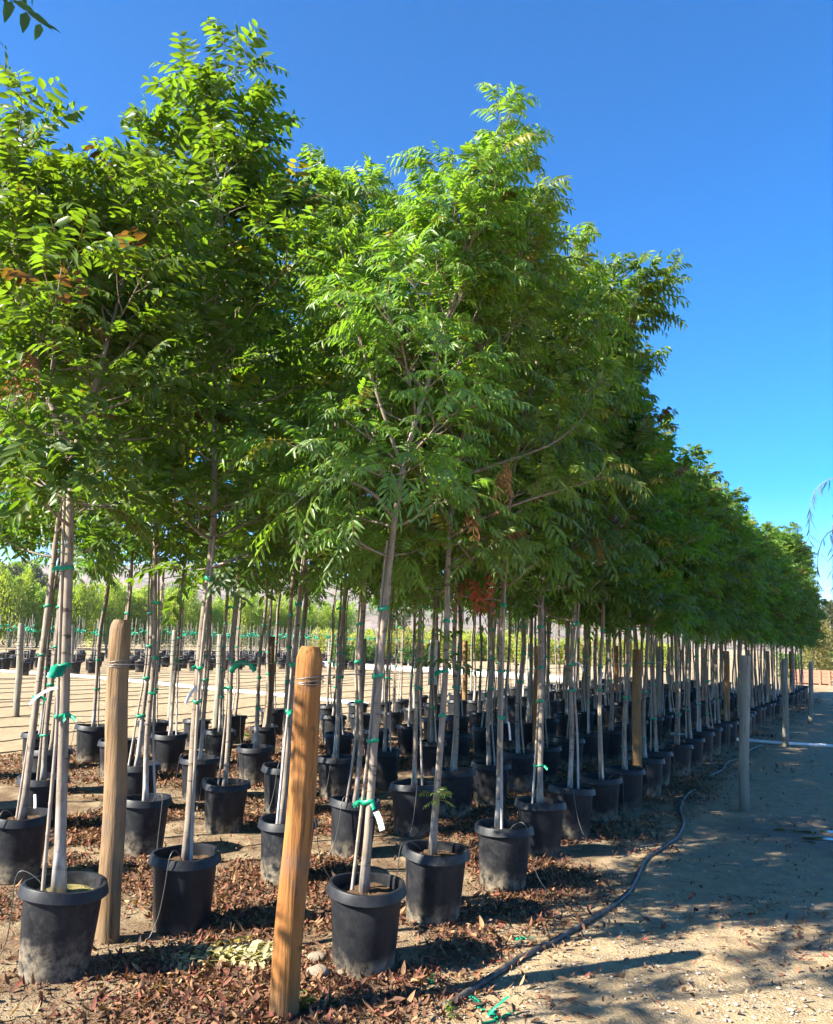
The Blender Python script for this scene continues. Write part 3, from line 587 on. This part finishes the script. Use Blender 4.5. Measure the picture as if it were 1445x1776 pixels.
for k, (px, py, tx, ty, r, mt, lab) in enumerate(((28, 1243, 38, 1080, .060, 'post_grey', 'pale post standing alone in the bare field at the picture edge'), (295, 1255, 304, 1093, .058, 'post_grey', 'leaning pale post in the bare field just past the outer row'),
        (388, 1176, 390, 1103, .06, 'post_tan', 'yellowish post across the bare field before the sapling block'), (570, 1186, 572, 1108, .058, 'post_grey', 'pale post in the field seen just past the golden post'), (617, 1190, 620, 1116, .058, 'post_grey', 'slim pale post in the field with green tape near its top'),
        (124, 1166, 126, 1085, .07, 'post_grey', 'grey post at the front edge of the sapling block'), (609, 1160, 610, 1113, .07, 'post_tan', 'small tan post by the potted shrubs across the field'))):
    b = ground(px, py); le, h = top_lean(b, (tx, ty)); post(b, r, h, M[mt], lab, le, 60 + k, False)
def field_wire(v, z, u0, u1, lab):
    pts = np.array([uv(x, v) + UP * (z - .03 * math.sin(x * .5) ** 2) for x in np.linspace(u0, u1, 40)]); tag(link('field_wire', MB().tube(pts, .004, 5).mesh('field_wire', M['wire'])), lab, 'wire', 'field wires')
field_wire(11.35, 1.5, 6, 40, 'wire along the nearer line of pale field posts'); field_wire(14.03, 1.5, 6, 44, 'wire along the farther line of pale field posts')

# ------------------------------------------------------------------ hoses, pipes, puddle
hp = [(770, 1742), (790, 1731), (835, 1702), (900, 1662), (960, 1628), (1020, 1595), (1060, 1570), (1090, 1545), (1108, 1510), (1118, 1488), (1150, 1466), (1175, 1448), (1185, 1425), (1179, 1403), (1188, 1384), (1206, 1370)]
hpt = np.array([ground(x, y, .018) for x, y in hp]); hpt = spline(hpt, 90); hpt[:, 2] = [gz(p) + .012 for p in hpt]
tag(link('irrigation_hose', MB().tube(hpt, .0175, 12).mesh('irrigation_hose', M['hose'])), 'dusty black irrigation hose winding along the edge of the path', 'hose')
hp2 = np.array([ground(x, y, .015) for x, y in [(1228, 1346), (1252, 1335), (1262, 1322), (1290, 1312), (1302, 1300), (1322, 1292)]]); hp2 = spline(hp2, 40); hp2[:, 2] = .012
tag(link('irrigation_hose', MB().tube(hp2, .016, 8).mesh('irrigation_hose', M['hose'])), 'shorter piece of grey hose behind the near path post', 'hose')
def pipe(pix, r, lab):
    p = spline([ground(x, y, r) for x, y in pix], 40); m = MB().tube(p, r, 10)
    for k in range(6, 38, 11): m.tube(np.array([p[k], p[k] + (p[k + 1] - p[k]) * .12]), r * 1.2, 10)
    tag(link('water_pipe', m.mesh('water_pipe', M['pvc'])), lab, 'pipe')
pipe([(1150, 1272), (1265, 1281), (1345, 1288), (1445, 1294), (1560, 1303)], .030, 'white plastic pipe crossing the path by the second grey post')
pipe([(-120, 1156), (0, 1164), (130, 1172), (260, 1184), (390, 1197), (500, 1207), (640, 1222)], .055, 'white pipe running slantwise across the bare field')
pipe([(560, 1152), (650, 1158), (760, 1164), (1000, 1180)], .16, 'thick pale pipe lying before the potted shrubs across the field')
for k in range(12):
    v = 10.3 + k * 1.22; pts = np.array([uv(x, v + .18 * math.sin(x * .6 + k * 1.7) + .08 * math.sin(x * 1.9 + k * 2) + .35 * math.sin(k * 5.1)) + UP * .015 for x in np.linspace(4 + k * .3, 46, 90)])
    tag(link('drip_line', MB().tube(pts, .009, 5).mesh('drip_line', M['hose'])), 'black drip line, %s from the trees, stretched across the bare field' % ORD[k], 'drip line', 'drip lines on the bare field')
def m_water():
    k = NT('puddle_water'); n = k.noise(k.coord('Object'), 6, 3); k.bump(n, .08, .02); k.base((.035, .028, .018), .04, .6); k.p.inputs['IOR'].default_value = 1.33; return k.m
M['water'] = m_water()
def puddle(px, py, rx, ry, seed):
    c = ground(px, py); n = 40; th = np.arange(n) * 2 * math.pi / n; rng = np.random.default_rng(seed); k = 1 + .22 * np.sin(2 * th + seed) + .16 * np.sin(3 * th + 2 * seed) + .10 * np.sin(7 * th + seed)
    z = -.008
    V = np.vstack([[(c[0], c[1], z)], np.stack([c[0] + rx * k * np.cos(th), c[1] + ry * k * np.sin(th), np.full(n, z)], -1)]); m = MB().add(V, [(0, 1 + i, 1 + (i + 1) % n) for i in range(n)])
    return link('puddle', m.mesh('puddle', M['water'], False))
for q in ((1426, 1453, .15, .060, 2), (1398, 1441, .10, .045, 3), (1352, 1437, .07, .030, 5), (1448, 1441, .14, .055, 7), (1402, 1458, .05, .02, 9)): tag(puddle(*q), kind='structure')

# ------------------------------------------------------------------ litter, pebbles, twigs
def litter():
    rng = np.random.default_rng(77); P = []
    def scatter(n, u0, u1, v0, v1, thr, sharp, smin, smax):
        u = rng.uniform(u0, u1, n); v = rng.uniform(v0, v1, n); x = u * EU[0] + v * EV[0]; y = u * EU[1] + v * EV[1]
        d = fbm(x * 1.1 + 7, y * 1.1 + 3, 41, 4); edge = np.clip((v - 1.62 - .5 * (fbm(x * 2, y * 2, 8, 2) - .5)) / .6, 0, 1); k = rng.random(n) < np.clip((d - thr) * sharp, .03, 1) * (.02 + .98 * edge)
        P.append(np.stack([x[k], y[k], rng.uniform(smin, smax, k.sum())], -1))
    scatter(165000, 1.5, 6.5, -.5, 6.5, .40, 6, .45, 1.15); scatter(85000, 6, 12, .4, 10, .34, 7, .6, 1.25); scatter(30000, 12, 34, .9, 9.8, .36, 7, 1.2, 2.0)
    for c, n, r in ((ground(905, 1590), 700, .28), (ground(1150, 1390), 500, .35), (ground(1330, 1590), 90, .3), (ground(1390, 1640), 130, .35), (ground(1120, 1475), 160, .22), (ground(330, 1690), 300, .4), (ground(500, 1720), 500, .4), (ground(660, 1730), 700, .5), (ground(100, 1740), 500, .5), (ground(1180, 1335), 400, .5), (ground(1330, 1330), 120, .6)):
        a = rng.normal(0, r, (n, 2)); P.append(np.stack([c[0] + a[:, 0], c[1] + a[:, 1] * .7, rng.uniform(.75, 1.2, n)], -1))
    a = rng.uniform(0, 1, (380, 2)); q = [ground(x, y) for x, y in zip(880 + a[:, 0] * 560, 1330 + a[:, 1] * 440)]; P.append(np.array([[p[0], p[1], rng.uniform(.4, .9)] for p in q]))
    P = np.concatenate(P); pc = np.array([spot(r, i)[:2] for r in range(6) for i in range(34)]); near = np.zeros(len(P), bool)
    for c in pc: near |= ((P[:, 0] - c[0]) ** 2 + (P[:, 1] - c[1]) ** 2) < .165 ** 2
    P = P[~near]; n = len(P); az = rng.uniform(0, 6.28, n); tilt = rng.normal(0, .35, n); d = np.stack([np.cos(az) * np.cos(tilt), np.sin(az) * np.cos(tilt), np.sin(tilt)], -1)
    nrm = unit(np.stack([rng.normal(0, .45, n), rng.normal(0, .45, n), np.ones(n)], -1)); ln = np.clip(.037 * P[:, 2] * np.exp(rng.normal(0, .35, n)), .012, .062)
    z = ground_h(P[:, 0], P[:, 1]) + rng.uniform(.003, .028, n)
    k = rng.random(n)[:, None]; C = np.where(k < .50, [.120, .060, .034], np.where(k < .64, [.135, .045, .030], np.where(k < .84, [.21, .12, .06], [.06, .036, .025]))) * rng.uniform(.65, 1.75, (n, 1))
    V, T, CC = blades(np.stack([P[:, 0], P[:, 1], z], -1) - d * ln[:, None] * .5, d, nrm, ln, ln * rng.uniform(.12, .25, n), rng.uniform(-1.1, 1.3, n), C)
    return tri_mesh('fallen_leaves', V, T, CC, M['litter'])
tag(link('fallen_leaves', litter()), 'dry brown and red fallen leaves strewn between the pots', 'leaves', kind='stuff')
def pebbles():
    rng = np.random.default_rng(5); n = 5200; px = rng.uniform(560, 1445, n); py = 1300 + 476 * rng.random(n) ** .8; k = px > 1500 - (py - 1180) * 1.35; px, py = px[k], py[k]; VV, TT, CC, off = [], [], [], 0
    ico = np.array([(0, 0, 1), (.9, 0, .3), (.28, .85, .3), (-.72, .53, .3), (-.72, -.53, .3), (.28, -.85, .3), (0, 0, -.6)]); tri = [(0, i, i % 5 + 1) for i in range(1, 6)] + [(6, i % 5 + 1, i) for i in range(1, 6)]
    for x, y in zip(px, py):
        c = ground(x, y); q = vnoise(np.array([c[0] * 1.6]), np.array([c[1] * 1.6]), 9)[0]
        if rng.random() > .15 + 1.2 * max(0, q - .42): continue
        s = abs(rng.normal(0, .006)) + .0035; V = ico * s * rng.uniform(.6, 1.3, (7, 1)) * [1, 1, .65]; a = rng.uniform(0, 6.28); V = np.stack([V[:, 0] * math.cos(a) - V[:, 1] * math.sin(a), V[:, 0] * math.sin(a) + V[:, 1] * math.cos(a), V[:, 2]], -1)
        VV.append(V + [c[0], c[1], gz(c) + s * .3]); TT.append(np.array(tri) + off); CC.append(np.tile(np.array([.40, .34, .26]) * rng.uniform(.5, 1.4), (7, 1))); off += 7
    return tri_mesh('gravel', np.concatenate(VV), np.concatenate(TT), np.concatenate(CC), M['attr'], False)
tag(link('gravel', pebbles()), 'small pale pebbles scattered over the dirt path', 'gravel', kind='stuff')
def twigs():
    rng = np.random.default_rng(8); m = MB()
    for k in range(260):
        x, y = rng.uniform(820, 1440), rng.uniform(1330, 1770)
        if k > 190: x, y = rng.uniform(0, 820), rng.uniform(1560, 1770)
        c = ground(x, y); a = rng.uniform(0, 6.28); L = rng.uniform(.03, .20) * (1 if k % 4 else 1.8); pts = []
        for f in np.linspace(-.5, .5, 5):
            q = c + np.array([math.cos(a), math.sin(a), 0]) * f * L + np.array([-math.sin(a), math.cos(a), 0]) * .12 * L * math.sin(f * 4 + k); pts.append([q[0], q[1], gz(q) + .006])
        m.tube(pts, [.0016, .002, .002, .0017, .001], 4, True, np.array([.20, .13, .08]) * rng.uniform(.5, 1.8))
    return m.mesh('twigs', M['attr'])
tag(link('twigs', twigs()), 'thin dry twigs and stalks strewn over the ground', 'twigs', kind='stuff')

# ------------------------------------------------------------------ small things near the camera
def rock(px, py, r, lab, seed):
    rng = np.random.default_rng(seed); bm = MB(); c = ground(px, py); n1, n2 = 10, 16; V = []
    for i in range(n1 + 1):
        for j in range(n2):
            t, p = math.pi * i / n1, 2 * math.pi * j / n2; d = np.array([math.sin(t) * math.cos(p), math.sin(t) * math.sin(p), math.cos(t)])
            k = r * (1 + .22 * (vnoise(np.array([d[0] * 1.6 + d[2] + seed]), np.array([d[1] * 1.6 + 5]), seed)[0] - .5)); V.append(d * k * [1.15, .9, .72])
    bm.add(np.array(V), [(i * n2 + j, (i + 1) * n2 + j, (i + 1) * n2 + (j + 1) % n2, i * n2 + (j + 1) % n2) for i in range(n1) for j in range(n2)])
    o = link('rock', bm.mesh('rock', M['stone']), None, (c[0], c[1], gz(c) + r * .45)); tag(o, lab, 'rock', 'rocks by the golden post')
rock(549, 1668, .047, 'round tan rock beside the golden post, upper of two', 3); rock(551, 1694, .050, 'pale flat-topped rock beside the golden post, lower of two', 6); rock(590, 1692, .026, 'little pale rock at the foot of the front pot', 9)
def scrap(px, py, s, lab, seed):
    rng = np.random.default_rng(seed); c = ground(px, py); m = MB()
    for k in range(5):
        d = unit(np.array([rng.normal(), rng.normal(), .3])); p = np.array([rng.normal(0, s * .4), rng.normal(0, s * .4), .008]); pts = [p]
        for i in range(5): d = unit(d + rng.normal(0, .4, 3) - [0, 0, .12]); p = p + d * s * .3; p[2] = max(p[2], .004); pts.append(p)
        pts = np.array(pts); sd = unit(np.cross(d, UP)) * .009; rows = np.stack([pts - sd, pts + sd, pts + sd + [0, 0, .0015], pts - sd + [0, 0, .0015]], 1)
        m.add(rows, [(i * 4 + j, i * 4 + (j + 1) % 4, (i + 1) * 4 + (j + 1) % 4, (i + 1) * 4 + j) for i in range(5) for j in range(4)])
    tag(link('tape_scrap', m.mesh('tape_scrap', M['tape']), None, (c[0], c[1], gz(c))), lab, 'tape scrap', 'green tape scraps on the ground')
scrap(862, 1764, .09, 'largest green tape scrap on the dirt at the bottom', 1); scrap(834, 1744, .05, 'green tape scrap lying beside the end of the hose', 2); scrap(744, 1697, .035, 'small green tape scrap in the leaves below the second pot', 3); scrap(908, 1626, .04, 'green tape scrap on leaf litter beside the hose', 4)
def leaf_spray(base, dirs, lp, colr, sc_, seed):
    rng = np.random.default_rng(seed); n = len(dirs); return compound(np.tile(np.asarray(base, float), (n, 1)) if np.ndim(base) == 1 else np.asarray(base, float), np.array(dirs, float), np.full(n, sc_) * rng.uniform(.8, 1.2, n), rng, lp, np.array(colr)[None] * rng.uniform(.8, 1.2, (n, 1)))
def on_tree(key, name, mat, pix, dirs, lp, colr, s, seed, dy=-.05):
    e = TREES[key]; L = np.array(e.location); P = [at_y(px, py, L[1] + dy) - L for px, py in pix]; B = np.repeat(np.array(P), len(dirs), axis=0); D = np.tile(np.array(dirs, float), (len(P), 1)) + np.random.default_rng(seed).normal(0, .25, (len(B), 3))
    V, T, C = leaf_spray(B, D, lp, colr, s, seed); return link(name, tri_mesh(name, V, T, C, mat), e)
S3 = [(-1, -.3, .3), (1, -.3, .3), (0, -1, .5), (.6, .2, .8)]; DN = [(-.3, -.3, -1), (.3, -.2, -1), (0, -.5, -1), (.1, .2, -1)]
on_tree((0, 1), 'sprout', M['leaf'], [(753, 1378), (760, 1388)], S3, FINE, G_LIGHT, .33, 1); on_tree((0, 1), 'sprout', M['leaf'], [(772, 1115), (768, 1150)], S3, BROAD, G_DARK, .62, 2)
for k, q in (((0, 1), [(826, 850), (820, 868)]), ((0, 1), [(880, 795), (868, 815)]), ((0, 2), [(822, 1000), (850, 990)]), ((0, 3), [(1035, 925)]), ((1, 0), [(60, 600), (45, 640)])):
    o = on_tree(k, 'withered_leaves', M['dry'], q, DN, NARROW, (.28, .07, .03) if q[0][0] == 822 else (.27, .125, .06), .5, 10 + q[0][0], -.35); o['label'] = 'withered reddish leaves hanging from the crown'
for key, (px, py), d, L, wd in (((0, 0), (652, 1408), (.5, -.2, -.6), .10, .016), ((0, 2), (882, 1252), (.2, -.1, -1), .13, .007), ((1, 1), (340, 1192), (-.6, -.2, -.5), .11, .010), ((1, 0), (100, 1192), (-.7, -.2, .0), .16, .008), ((2, 0), (60, 1378), (.3, -.2, -1), .09, .010), ((0, 5), (1046, 1166), (-.4, -.2, -.8), .13, .012), ((0, 4), (1002, 1148), (.5, -.1, -.3), .10, .008)):
    e = TREES[key]; Lc = np.array(e.location); p = at_y(px, py, Lc[1] - .05) - Lc; a = -e.rotation_euler.z; s = 1 / e.scale[0]; rot = np.array([[math.cos(a), -math.sin(a), 0], [math.sin(a), math.cos(a), 0], [0, 0, 1]])
    link('tag', tag_mesh(rot @ p * s, rot @ np.array(d, float), L, wd), e)
e = TREES[(2, 2)]; Lc = np.array(e.location); q = (at_y(424, 1150, Lc[1] - .04) - Lc); a = -e.rotation_euler.z; rot = np.array([[math.cos(a), -math.sin(a), 0], [math.sin(a), math.cos(a), 0], [0, 0, 1]])
link('bow', tie_mesh(np.zeros(3), 0, .035, .03, .03, np.random.default_rng(4), 4, .13), e, rot @ q / e.scale[0]).rotation_euler = (0, 0, a)
def weed(px, py, s, lab, seed, n=6):
    rng = np.random.default_rng(seed); c = ground(px, py); o = empty('weed', (c[0], c[1], gz(c))); tag(o, lab, 'weed', 'weeds on the ground'); D = [(math.cos(a) * .6, math.sin(a) * .6, 1) for a in rng.uniform(0, 6.28, n)]
    V, T, C = leaf_spray(np.zeros(3), D, dict(BROAD, pairs=3, droop=.2), (.12, .20, .03), s, seed); link('leaves', tri_mesh('leaves', V, T, C, M['leaf']), o)
weed(526, 1748, .35, 'small bright green weed at the foot of the golden post', 5); weed(790, 1768, .28, 'little yellowish green weed at the bottom edge', 6, 4); weed(838, 1382, .3, 'small weed between pots in the second row', 7); weed(432, 1285, .6, 'green weed between the pots of the outer rows', 8)
def pale_spray():                              # a fallen spray of pale dry leaves
    rng = np.random.default_rng(21); c = ground(345, 1660); n = 26; B = np.stack([rng.normal(0, .13, n), rng.normal(0, .07, n), rng.uniform(.01, .05, n)], -1); D = np.stack([np.full(n, 1.0), rng.normal(0, .5, n), rng.normal(.02, .06, n)], -1)
    V, T, C = compound(B, D, np.full(n, .85), rng, dict(BROAD, droop=.03, hang=.05, curl=.1, l=.10), np.array([[.42, .36, .20]]) * rng.uniform(.7, 1.2, (n, 1))); V[:, 2] = np.clip(V[:, 2], .004, .09)
    tag(link('leaf_spray', tri_mesh('leaf_spray', V, T, C, M['dry']), None, (c[0], c[1], gz(c))), 'heap of pale dried leaves on dirt in front of the tallest tree', 'leaves')
pale_spray()

# ------------------------------------------------------------------ beyond the bare field
def sapling_variant(seed):
    rng = np.random.default_rng(seed); H = rng.uniform(1.75, 2.1); pts = [(0, 0, .36), (rng.normal(0, .03), 0, 1.0), (rng.normal(0, .05), 0, H)]
    st = MB().tube(spline(pts, 6), [.013, .012, .011, .010, .008, .006], 5).mesh('stem', M['stake']); ti = tie_mesh(np.array([0, 0, rng.uniform(1.45, 1.62)]), 0, .045, .035, .06, rng, 5, .12); return st, ti
SAP = [sapling_variant(s) for s in range(6)]
far_pot = MB().lathe([(.0, .0), (.158, .0), (.172, .16), (.186, .38), (.211, .382), (.211, .40), (.20, .43), (.182, .43), (.178, .37), (.0, .37)], 16).mesh('pot', M['pot'])
frng = random.Random(3)
for j in range(9):
    for k in range(33):
        v = 25.2 + j * 1.35 + (.0 if j % 3 else -.3); u = 15.5 + k * .98 + j * .2
        if frng.random() < .06: continue
        p = uv(u + frng.uniform(-.1, .1), v + frng.uniform(-.1, .1)); q = p - EYEP; zz = q @ F_; px = PW / 2 + FPX * (q @ R_) / zz
        if px < -15 or px > 1000: continue
        e = empty('potted_sapling', p, frng.uniform(0, 6.28)); tag(e, 'thin staked sapling in black pot, front line of the block across the field' if j == 0 else 'thin staked sapling in black pot, inner lines of the block across the field', 'sapling', 'saplings across the bare field, front line' if j == 0 else 'saplings across the bare field, inner lines')
        st, ti = SAP[frng.randrange(6)]; link('pot', far_pot, e); link('stem', st, e); link('tie', ti, e)
def wispy(seed, H, rad, n, colr, ll=.16, lw=.016, stems=5, up=.8):
    rng = np.random.default_rng(seed); wood = MB(); B, D = [], []
    for s in range(stems):
        a = s * 2.4 + rng.uniform(-.5, .5); tip = np.array([math.cos(a) * rad * rng.uniform(.3, .8), math.sin(a) * rad * rng.uniform(.3, .8), H * rng.uniform(.75, 1.0)]); P = spline([(0, 0, 0), tip * [.4, .4, .45], tip], 12); wood.tube(P, np.linspace(.05, .006, 12), 5)
        m = n // stems; f = rng.uniform(.12, 1, m) ** .8 * 10.9; i = f.astype(int); b = P[i] + (P[i + 1] - P[i]) * (f - i)[:, None]; env = rad * .62 * np.interp(f / 11, [0, .3, .7, 1], [.5, 1, .75, .12])
        o = unit(rng.normal(0, 1, (m, 3))) * (env * rng.random(m) ** .5)[:, None]; B.append(b + o); D.append(unit(o) * .5 + np.array([0, 0, up]) + rng.normal(0, .4, (m, 3)))
    B = np.concatenate(B); D = np.concatenate(D); B[:, 2] = np.clip(B[:, 2], .12, None); N = len(B); C = np.array(colr)[None] * rng.uniform(.65, 1.3, (N, 1))
    V, T, CC = blades(B, D, unit(rng.normal(0, 1, (N, 3))), ll * rng.uniform(.7, 1.3, N), np.full(N, lw), rng.uniform(0, .4, N), C); return wood.mesh('trunk', M['bark']), tri_mesh('crown', V, T, CC, M['leaf'])
def place(name, mm, p, rz, s, label, cat, group):
    e = empty(name, p, rz); e.scale = (s, s, s); tag(e, label, cat, group); link('trunk', mm[0], e); link('crown', mm[1], e); return e
WIL = [wispy(s, 4.3, 1.5, 5200, (.25, .32, .08), .20, .022, 7) for s in (61, 62, 63)]
for k in range(30):
    p = at_y(-70 + k * 23.0 + frng.uniform(-6, 6), 1100, 58 + k * .5 + frng.uniform(-1.5, 1.5)); place('willow_tree', WIL[k % 3], (p[0], p[1], 0), frng.uniform(0, 6), frng.uniform(.9, 1.15) * (1.2 if k < 6 else 1.06), 'light green feathery tree in the hedge line beyond the sapling block', 'tree', 'feathery trees beyond the saplings')
LOW = [wispy(s, 1.9, 1.6, 1500, (.26, .28, .06), .22, .035, 7, .3) for s in (71, 72)]
for k in range(26):
    p = at_y(560 + k * 24 + frng.uniform(-5, 5), 1100, 66 + frng.uniform(-3, 3)); place('yellow_shrub', LOW[k % 2], (p[0], p[1], 0), frng.uniform(0, 6), frng.uniform(.9, 1.2), 'low yellow green shrub in the far line seen between the trunks', 'shrub', 'yellow shrubs in the far line')
OAK = [wispy(s, 9, 4.2, 6000, (.085, .10, .06), .45, .10, 8, .2) for s in (81, 82)]
for k, (px, yy, s) in enumerate(((10, 125, 1.25), (62, 130, 1.15), (118, 135, .75), (300, 140, .7), (395, 140, .72), (470, 150, .65), (690, 150, .7), (900, 150, .75), (1418, 95, .80), (1440, 75, .75))):
    p = at_y(px, 1100, yy); place('oak_tree', OAK[k % 2], (p[0], p[1], 0), frng.uniform(0, 6), s, 'grey green round-headed tree far behind the feathery hedge' if k < 8 else 'hazy grey tree far beyond the end of the path', 'tree', 'distant trees behind the hedge' if k < 8 else 'distant trees past the path end')
SHR = [wispy(s, .95, .42, 700, (.06, .12, .025), .10, .022, 6, .4) for s in (91, 92)]
for k, px in enumerate((583, 597, 611, 626, 641, 655, 700, 716, 735)):
    p = at_y(px, 1150, 41 + frng.uniform(0, 2)); e = empty('potted_shrub', (p[0], p[1], 0)); tag(e, 'dark green bushy shrub in black pot behind the thick pale pipe', 'shrub', 'potted shrubs behind the thick pipe'); link('pot', far_pot, e); mm = SHR[k % 2]; link('trunk', mm[0], e, (0, 0, .35)); link('crown', mm[1], e, (0, 0, .35))
# end of the path: slatted bin, hedge, olive-coloured tree
def slatted_bin():
    c = ground(1409, 1187); o = empty('slatted_bin', (c[0], c[1], 0), R(-12)); tag(o, 'low weathered reddish slatted wooden bin at the end of the path', 'bin'); wd = plain('reddish_wood', (.42, .20, .13), .85, .2)
    for k in range(4):
        s = .82 + .06 * k; z = .08 + k * .17; link('board', MB().box((-s, -.45, z), (s, -.41, z + .13)).mesh('board', wd, False), o); link('board', MB().box((-s, .41, z), (s, .45, z + .13)).mesh('board', wd, False), o)
        for x in (-1, 1): link('board', MB().box((x * s - .02, -.40, z), (x * s + .02, .40, z + .13)).mesh('board', wd, False), o)
    for x in (-.7, -.25, .25, .7): link('batten', MB().box((x - .04, -.50, 0), (x + .04, -.452, .74)).mesh('batten', wd, False), o)
    link('floor_board', MB().box((-.8, -.4, .03), (.8, .4, .07)).mesh('floor_board', wd, False), o)
slatted_bin()
HED = [wispy(s, 1.5, 1.3, 2200, (.10, .17, .04), .13, .03, 8, .4) for s in (95,)]
for k, px in enumerate((1372, 1392, 1412, 1432, 1452)):
    p = at_y(px, 1150, 52 + frng.uniform(-1, 1)); place('hedge_shrub', HED[0], (p[0], p[1], 0), k, frng.uniform(.9, 1.1), 'clipped green shrub in the low hedge behind the slatted bin', 'shrub', 'hedge behind the slatted bin')
OLV = wispy(97, 3.6, 1.5, 4200, (.20, .19, .09), .16, .035, 7, .3); p = at_y(1422, 1150, 47); place('olive_tree', OLV, (p[0], p[1], 0), 1, 1.0, 'bushy olive coloured tree behind the slatted bin', 'tree', None)
def weeping():                                 # its trunk stands outside the picture, only the hanging twigs reach in
    rng = np.random.default_rng(31); y = 9.5; c = at_y(1560, 1300, y); e = empty('weeping_tree', (c[0], c[1], 0)); tag(e, 'weeping tree with long narrow hanging leaves at the picture edge beside the path', 'tree'); wood = MB(); B, D = [], []
    wood.tube(spline([(0, 0, 0), (.05, 0, 1.5), (0, .05, 3.0), (-.05, 0, 3.9)], 12), np.linspace(.06, .02, 12), 8)
    for k in range(26):
        a = k * 2.4; r_ = rng.uniform(.35, .80); t = np.array([math.cos(a) * r_, math.sin(a) * r_ * .8, 0]); z0 = rng.uniform(2.2, 3.7); P = spline([(0, 0, z0), t * .6 + UP * (z0 + .25), t + UP * (z0 + .05), t * 1.08 + UP * (z0 - rng.uniform(.5, 1.1))], 12); wood.tube(P, np.linspace(.010, .0015, 12), 4)
        for i in range(3, 11):
            for _ in range(4): B.append(P[i] + (P[i + 1] - P[i]) * rng.random()); D.append(np.array([rng.normal(0, .35), rng.normal(0, .35), -1.0]))
    B, D = np.array(B), np.array(D); n = len(B); V, T, C = blades(B, D, unit(rng.normal(0, 1, (n, 3))), rng.uniform(.10, .20, n), np.full(n, .0055), rng.uniform(-.3, .5, n), np.array([[.10, .13, .075]]) * rng.uniform(.6, 1.3, (n, 1)))
    link('trunk', wood.mesh('trunk', M['bark']), e); link('crown', tri_mesh('crown', V, T, C, M['leaf']), e)
weeping()

def overhead():                                # a twig of the neighbouring tree with one leaf in the upper corner
    L = np.array(side_tree.location); a = -side_tree.rotation_euler.z; rot = np.array([[math.cos(a), -math.sin(a), 0], [math.sin(a), math.cos(a), 0], [0, 0, 1]])
    tip = at_y(-60, -40, 2.9) - L; P = spline([(0, 0, 3.2), tip * [.5, .5, 1] + [0, 0, -.35], tip], 8) @ rot.T; link('branch', MB().tube(P, np.linspace(.011, .003, 8), 5).mesh('branch', M['bark']), side_tree)
    B = np.array([tip, at_y(-75, -10, 2.9) - L, at_y(-90, -60, 2.9) - L]) @ rot.T; D = np.array([(1, .1, -.28), (.8, -.2, -.6), (.9, .2, .3)]) @ rot.T; rng = np.random.default_rng(2)
    V, T, C = compound(B, D, np.full(3, 1.0), rng, BROAD, np.tile(np.array(G_DARK), (3, 1))); link('leaf_spray', tri_mesh('leaf_spray', V, T, C, M['leaf']), side_tree)
overhead()

# ------------------------------------------------------------------ air
def haze():
    m = bpy.data.materials.new('haze'); m.use_nodes = True; t = m.node_tree; t.nodes.clear(); o = t.nodes.new('ShaderNodeOutputMaterial'); v = t.nodes.new('ShaderNodeVolumePrincipled')
    v.inputs['Color'].default_value = (.80, .88, 1.0, 1); v.inputs['Density'].default_value = 0.00020; v.inputs['Anisotropy'].default_value = 0.2; t.links.new(v.outputs[0], o.inputs['Volume'])
    tag(link('haze', MB().box((-2100, -400, -40), (2100, 2700, 172)).mesh('haze', m, False)), kind='stuff')
haze()
